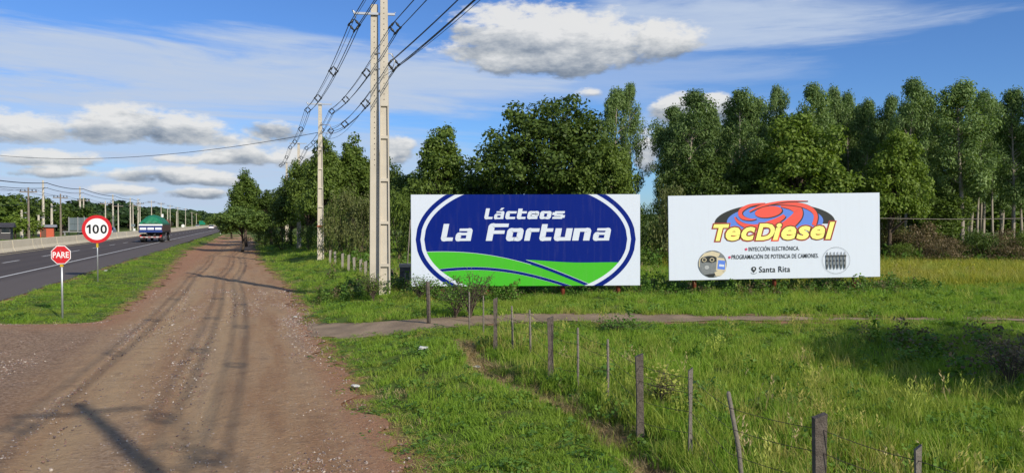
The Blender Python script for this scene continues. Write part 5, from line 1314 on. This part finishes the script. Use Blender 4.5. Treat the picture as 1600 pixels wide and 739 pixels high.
def litter(px, py, size, label, seed):
    x, y = at(px, py); rng = np.random.RandomState(seed); bm = bmesh.new(); bmesh.ops.create_icosphere(bm, subdivisions=2, radius=size)
    for v in bm.verts:
        v.co *= rng.uniform(.35, 1.35); v.co.z *= .4; v.co.x *= 1.4
    me = bpy.data.meshes.new('litter'); bm.to_mesh(me); bm.free(); tag(link('plastic_litter', me, M['litter'], None, (x, y, Hf(x, y) + size * .45 + .05)), label, 'litter')
litter(554, 611, .055, 'crumpled white plastic bag on the grass edge by the track', 1)
litter(661, 551, .08, 'whitish crumpled litter lying in the short grass', 2)
litter(744, 580, .06, 'small white scrap at the head of the dry ditch', 3)
litter(164, 425, .07, 'white scrap on the verge under the 100 sign', 4)
litter(461, 499, .05, 'tiny white scrap at the track edge by the side path', 5)
# dead cut grass lying in the shallow ditch
s_ = GR.uniform(6.5, 14.6, 900); n_ = 4.0 + .25 * np.sin(s_ * .9) + GR.normal(0, .13, 900); k = vnoise(s_ * 1.4, 7.7) > -.16; s_, n_ = s_[k], n_[k]; nP = len(s_)
X = RD.x * s_ + RN.x * n_; Y = RD.y * s_ + RN.y * n_
scatter('dead_grass', np.stack([X, Y, H(X, Y) + .02], 1), np.stack([GR.normal(0, 1.0, nP), GR.normal(0, 1.0, nP), GR.uniform(0, 6.28, nP)], 1), np.full((nP, 3), .45) * GR.uniform(.5, 1.1, (nP, 1)), np.zeros(nP), [tuft('dead_tuft', 15, 30, .5, .16, .010, L['dry'], .9, False, 3)], 'dead cut grass lying along the shallow ditch', 'dead grass')

# ------------------------------------------------------------------ vehicles
def wheel(root, x, y, r, w, name='wheel'):
    mb = MB(); mb.disc((x, y, r), r, 'x', 20, w); o = mb.build(name, M['rubber'], root, bevel=.02)
    h = MB(); h.disc((x, y, r), r * .55, 'x', 14, w + .03); h.build('rim', M['chrome'], o); return o
def truck():
    s, n = 99.5, -11.3; X, Y = SN(s, n)
    root = empty('truck', (X, Y, Hf(X, Y) + .022), RANG, 'cargo truck seen from behind with a green tarpaulin over its load', 'truck')
    W, Lb = 1.28, 9.0   # half width, bed length (rear face at y=0, truck heads +y)
    mb = MB(); mb.box(-W, W, .05, Lb, 1.15, 1.32); mb.box(-.5, -.38, .2, 11.5, .8, 1.148); mb.box(.38, .5, .2, 11.5, .8, 1.148); mb.box(-.9, .9, .5, .7, .55, .8); mb.build('chassis', M['chassis'], root)
    for k in range(3):
        x0 = -W + .03 + k * (2 * W - .06) / 3; mb = MB(); mb.box(x0 + .012, x0 + (2 * W - .06) / 3 - .012, 0, .05, 1.34, 2.0); o = mb.build('tailgate_panel', M['truck_blue'], root, bevel=.01)
        mb = MB(); mb.box(x0 + .07, x0 + .76, -.015, -.002, 1.52, 1.76); mb.build('white_stripe', M['sign_white'], o)
    mb = MB(); mb.box(-W - .01, W + .01, -.10, -.05, 2.0, 2.17); mb.build('top_rail', M['sign_white'], root); mb = MB(); mb.box(-W, W, -.02, .05, 1.20, 1.338); mb.build('lower_rail', M['truck_blue'], root)
    for sx in (-1, 1):
        for k in range(5):
            mb = MB(); z = 1.34 + k * .16; mb.box(sx * W - .02, sx * W + .02, .06, Lb, z, z + .145); mb.build('side_board', M['truck_wood'], root)
        for k in range(8):
            mb = MB(); yy = .12 + k * 1.24; mb.box(sx * (W + .045) - .022, sx * (W + .045) + .022, yy, yy + .09, 1.2, 2.3); mb.build('side_stake', M['chassis'], root)
        mb = MB(); mb.box(sx * 1.12 - .10, sx * 1.12 + .10, -.05, .02, .72, .86); mb.build('tail_light', M['lamp_red'], root)
        mb = MB(); mb.box(sx * 1.0 - .28, sx * 1.0 + .28, .75, .78, .25, .95); mb.build('mud_flap', M['rubber'], root)
        for yy in (1.45, 2.75, 9.9): wheel(root, sx * .98, yy, .50, .52 if yy < 9 else .30)
    bump = MB()
    for k in range(8):
        b = MB(); x0 = -1.15 + k * .2875; b.box(x0 + .003, x0 + .2845, -.06, .03, .56, .70); b.build('bumper_stripe', M['bumper_faded'] if k % 2 else M['bumper_pale'], root)
    # tarpaulin draped over a heaped load: cross sections along the bed
    prof = [(-1.33, 2.12), (-1.24, 2.38), (-1.02, 2.66), (-.62, 3.06), (-.28, 3.22), (.05, 3.26), (.36, 3.16), (.70, 2.98), (1.05, 2.66), (1.25, 2.36), (1.33, 2.10)]
    rng = np.random.RandomState(4); V = []; ys = [-.04, .05, .5, 1.3, 2.4, 3.6, 4.8, 6.0, 7.4, 8.6, 9.05]; hs = [.12, .38, .82, 1.0, .93, 1.02, .95, 1.03, .92, .6, .15]
    for y_, k in zip(ys, hs):
        for x_, z_ in prof: V.append((x_ * (1 if k > .3 else .99), y_ + rng.normal() * .02, 2.13 + (z_ - 2.12) * k + rng.normal() * .025))
    i = np.arange(len(V)).reshape(len(ys), len(prof)); Q = np.stack([i[:-1, :-1].ravel(), i[:-1, 1:].ravel(), i[1:, 1:].ravel(), i[1:, :-1].ravel()], 1)
    me = np_mesh('tarpaulin', np.array(V), Q, None, False); link('tarpaulin', me, M['tarp'], root)
    mb = MB(); mb.box(-.85, .85, .0, .04, 2.17, 2.40); mb.build('load_shadow_gap', M['chassis'], root).name = 'load_gap_shade'  # black box stands in for the shaded gap under the tarpaulin's rear edge
    mb = MB(); mb.box(-1.18, 1.18, 9.35, 11.3, 1.0, 2.75, .96, .8); o = mb.build('cab', M['truck_wood'], root, bevel=.08)
    mb = MB(); mb.box(-1.0, 1.0, 11.14, 11.24, 1.85, 2.5, .96, 1); mb.build('windscreen', M['glass'], o)
    for sx in (-1, 1):
        mb = MB(); mb.box(sx * 1.36 - .05, sx * 1.36 + .05, 11.0, 11.08, 2.0, 2.4); mb.build('mirror', M['chassis'], o)
truck()
def car(s, n, heading, paint, label, rear=True):
    X, Y = SN(s, n); root = empty('car', (X, Y, Hf(X, Y) + .022), RANG + (0 if heading > 0 else math.pi), label, 'car')
    W = .86; prof = [(-2.1, .35), (-2.12, .70), (-2.0, .92), (-1.2, .98), (1.0, .95), (1.95, .82), (2.1, .55), (2.05, .32)]
    n_ = len(prof); mb = MB(); vs = [(sx * W * (1 if z < .8 else .95), y_, z) for sx in (-1, 1) for y_, z in prof]
    mb.add(vs, [tuple(range(n_)), tuple(range(n_, 2 * n_))[::-1]] + [(k, k + n_, (k + 1) % n_ + n_, (k + 1) % n_) for k in range(n_)]); mb.build('body', paint, root, bevel=.04)
    mb = MB(); mb.add([(-.78, -1.75, .97), (.78, -1.75, .97), (.80, .95, .97), (-.80, .95, .97), (-.62, -1.25, 1.44), (.62, -1.25, 1.44), (.62, .1, 1.46), (-.62, .1, 1.46)], [(0, 3, 2, 1), (4, 5, 6, 7), (0, 1, 5, 4), (1, 2, 6, 5), (2, 3, 7, 6), (3, 0, 4, 7)]); mb.build('cabin_glass', M['glass'], root)
    mb = MB(); mb.box(-.63, .63, -1.28, .12, 1.445, 1.49); mb.build('roof', paint, root, bevel=.02)
    for sx in (-1, 1):
        mb = MB(); mb.box(sx * .66 - .14, sx * .66 + .14, -2.16, -2.08, .68, .84); mb.build('tail_light', M['lamp_red'], root)
        mb = MB(); mb.box(sx * .62 - .16, sx * .62 + .16, 2.04, 2.12, .60, .72); mb.build('headlight', M['sign_white'], root)
        for yy in (-1.3, 1.3): wheel(root, sx * .76, yy, .31, .2)
    mb = MB(); mb.box(-.26, .26, -2.17, -2.125, .48, .60); mb.build('number_plate', M['sign_white'], root)
car(276, -12.6, 1, M['car_white'], 'white car driving away on the highway, far ahead of the truck')
car(395, -24.2, -1, M['car_dark'], 'silver grey car coming on the far carriageway behind the barrier')
car(160, -25.2, -1, M['car_dark'], 'dark car mostly hidden behind the median barrier')

# ------------------------------------------------------------------ far roadside buildings and signs
def house(px, n, w, d, h, wallm, roofm, label, door=True, pitched=True):
    k = (px - 800) / FPX; Y = n / (RN.x * k + RN.y); x = k * Y
    root = empty('house', (x, Y, Hf(x, Y)), RANG + .15, label, 'building')
    mb = MB(); mb.box(-w / 2, w / 2, -d / 2, d / 2, -.2, h); mb.build('wall', wallm, root)
    mb = MB(); o_ = .4
    if pitched: mb.add([(-w / 2 - o_, -d / 2 - o_, h + .02), (w / 2 + o_, -d / 2 - o_, h + .02), (w / 2 + o_, d / 2 + o_, h + .02), (-w / 2 - o_, d / 2 + o_, h + .02), (-w / 2 - o_, 0, h + d * .22), (w / 2 + o_, 0, h + d * .22)], [(0, 3, 2, 1), (0, 1, 5, 4), (2, 3, 4, 5), (0, 4, 3), (1, 2, 5)])
    else: mb.box(-w / 2 - o_, w / 2 + o_, -d / 2 - o_, d / 2 + o_, h + .01, h + .16)
    mb.build('roof', roofm, root)
    mb = MB(); mb.box(-w * .42, -w * .42 + .7, -d / 2 - .04, -d / 2 + .02, 0, h * .85); mb.build('door', M['truck_wood'], root)
    for xx in ((-w * .32, w * .32) if w > 2.9 else ()):
        mb = MB(); mb.box(xx - .45, xx + .45, -d / 2 - .035, -d / 2 + .02, 1.0, 1.9); wn = mb.build('window', M['glass'], root)
        mb = MB(); mb.box(xx - .52, xx + .52, -d / 2 - .06, -d / 2 + .01, .92, .98); mb.build('sill', M['plaster_white'], wn)
house(74, -31.5, 1.9, 1.9, 1.6, M['plaster_red'], M['roof_tin'], 'small red-orange kiosk with a tin roof beyond the highway')
house(-2, -33, 3.0, 3, 1.7, M['roof_dark'], M['roof_dark'], 'low dark shed at the left edge beyond the barrier')
house(58, -52, 7, 5, 2.6, M['plaster_white'], M['roof_tin'], 'whitish house behind the red kiosk among the trees')
def back_board():
    n = -30.0; k = (127 - 800) / FPX; Y = n / (RN.x * k + RN.y); x = k * Y; g = Hf(x, Y); z1 = top_z(340, Y) - g; z0 = top_z(360, Y) - g; W = 38 / FPX * Y
    root = empty('billboard', (x, Y, g), .05, 'grey billboard seen from its back beyond the highway', 'billboard')
    for r_ in range(2):
        for c_ in range(4):
            mb = MB(); mb.box(-W / 2 + c_ * W / 4 + .02, -W / 2 + (c_ + 1) * W / 4 - .02, -.05, .05, z0 + r_ * (z1 - z0) / 2 + .02, z0 + (r_ + 1) * (z1 - z0) / 2 - .02); mb.build('panel', M['board_back'], root)
    for xx in (-W / 2 + .1, -W * .12, W * .14, W / 2 - .1):
        mb = MB(); mb.box(xx - .08, xx + .08, -.22, -.06, -.2, z1 + .1); mb.build('post', M['roof_tin'], root)
    mb = MB(); mb.box(-W / 2 - .5, W / 2 + .2, -1.2, -.3, .55, .75); mb.box(-W / 2 - .3, -W / 2 - .1, -1.1, -.9, -.1, .55); mb.box(W / 2 - .2, W / 2, -1.1, -.9, -.1, .55); mb.build('bench_slab', M['roof_tin'], root)
back_board()
def road_board(px, n, cy, wpx, hpx, m, label, legs=2, rnd=False):
    k = (px - 800) / FPX; Y = n / (RN.x * k + RN.y); x = k * Y; g = Hf(x, Y); zc = top_z(cy, Y) - g; W = wpx / FPX * Y; Hh = hpx / FPX * Y
    root = empty('road_sign', (x, Y, g), .2, label, 'road sign')
    mb = MB()
    if rnd: mb.disc((0, -.05, zc), W / 2, 'y', 24, .04)
    else: mb.box(-W / 2, W / 2, -.07, -.03, zc - Hh / 2, zc + Hh / 2)
    mb.build('plate', m, root)
    for xx in ([-W * .25, W * .25] if legs == 2 else [0]):
        mb = MB(); mb.tube([(xx, 0, -.2), (xx, 0, zc + Hh * .3)], .05, 6); mb.build('post', M['steel'], root)
road_board(286, -30.5, 353, 5, 5, M['sign_white'], 'round white road sign on two posts beyond the barrier', 2, True)
road_board(316, -29.5, 348, 9, 6, M['sign_green'], 'green direction sign far along the highway')
road_board(208, -30.0, 352, 6, 4, M['board_back'], 'greyish green roadside sign above the white one, left of the truck', 1)
road_board(209.5, -29.8, 359, 4, 4, M['sign_white'], 'small white roadside sign just left of the truck', 1)
road_board(254, -32.5, 337, 3, 5, M['sign_white'], 'small white upright board right of the truck, high on a post', 1)

for t_ in list(PROTO.values()): pass
for o in bpy.data.objects:
    for k in ('_h', '_w'):
        if k in o: del o[k]
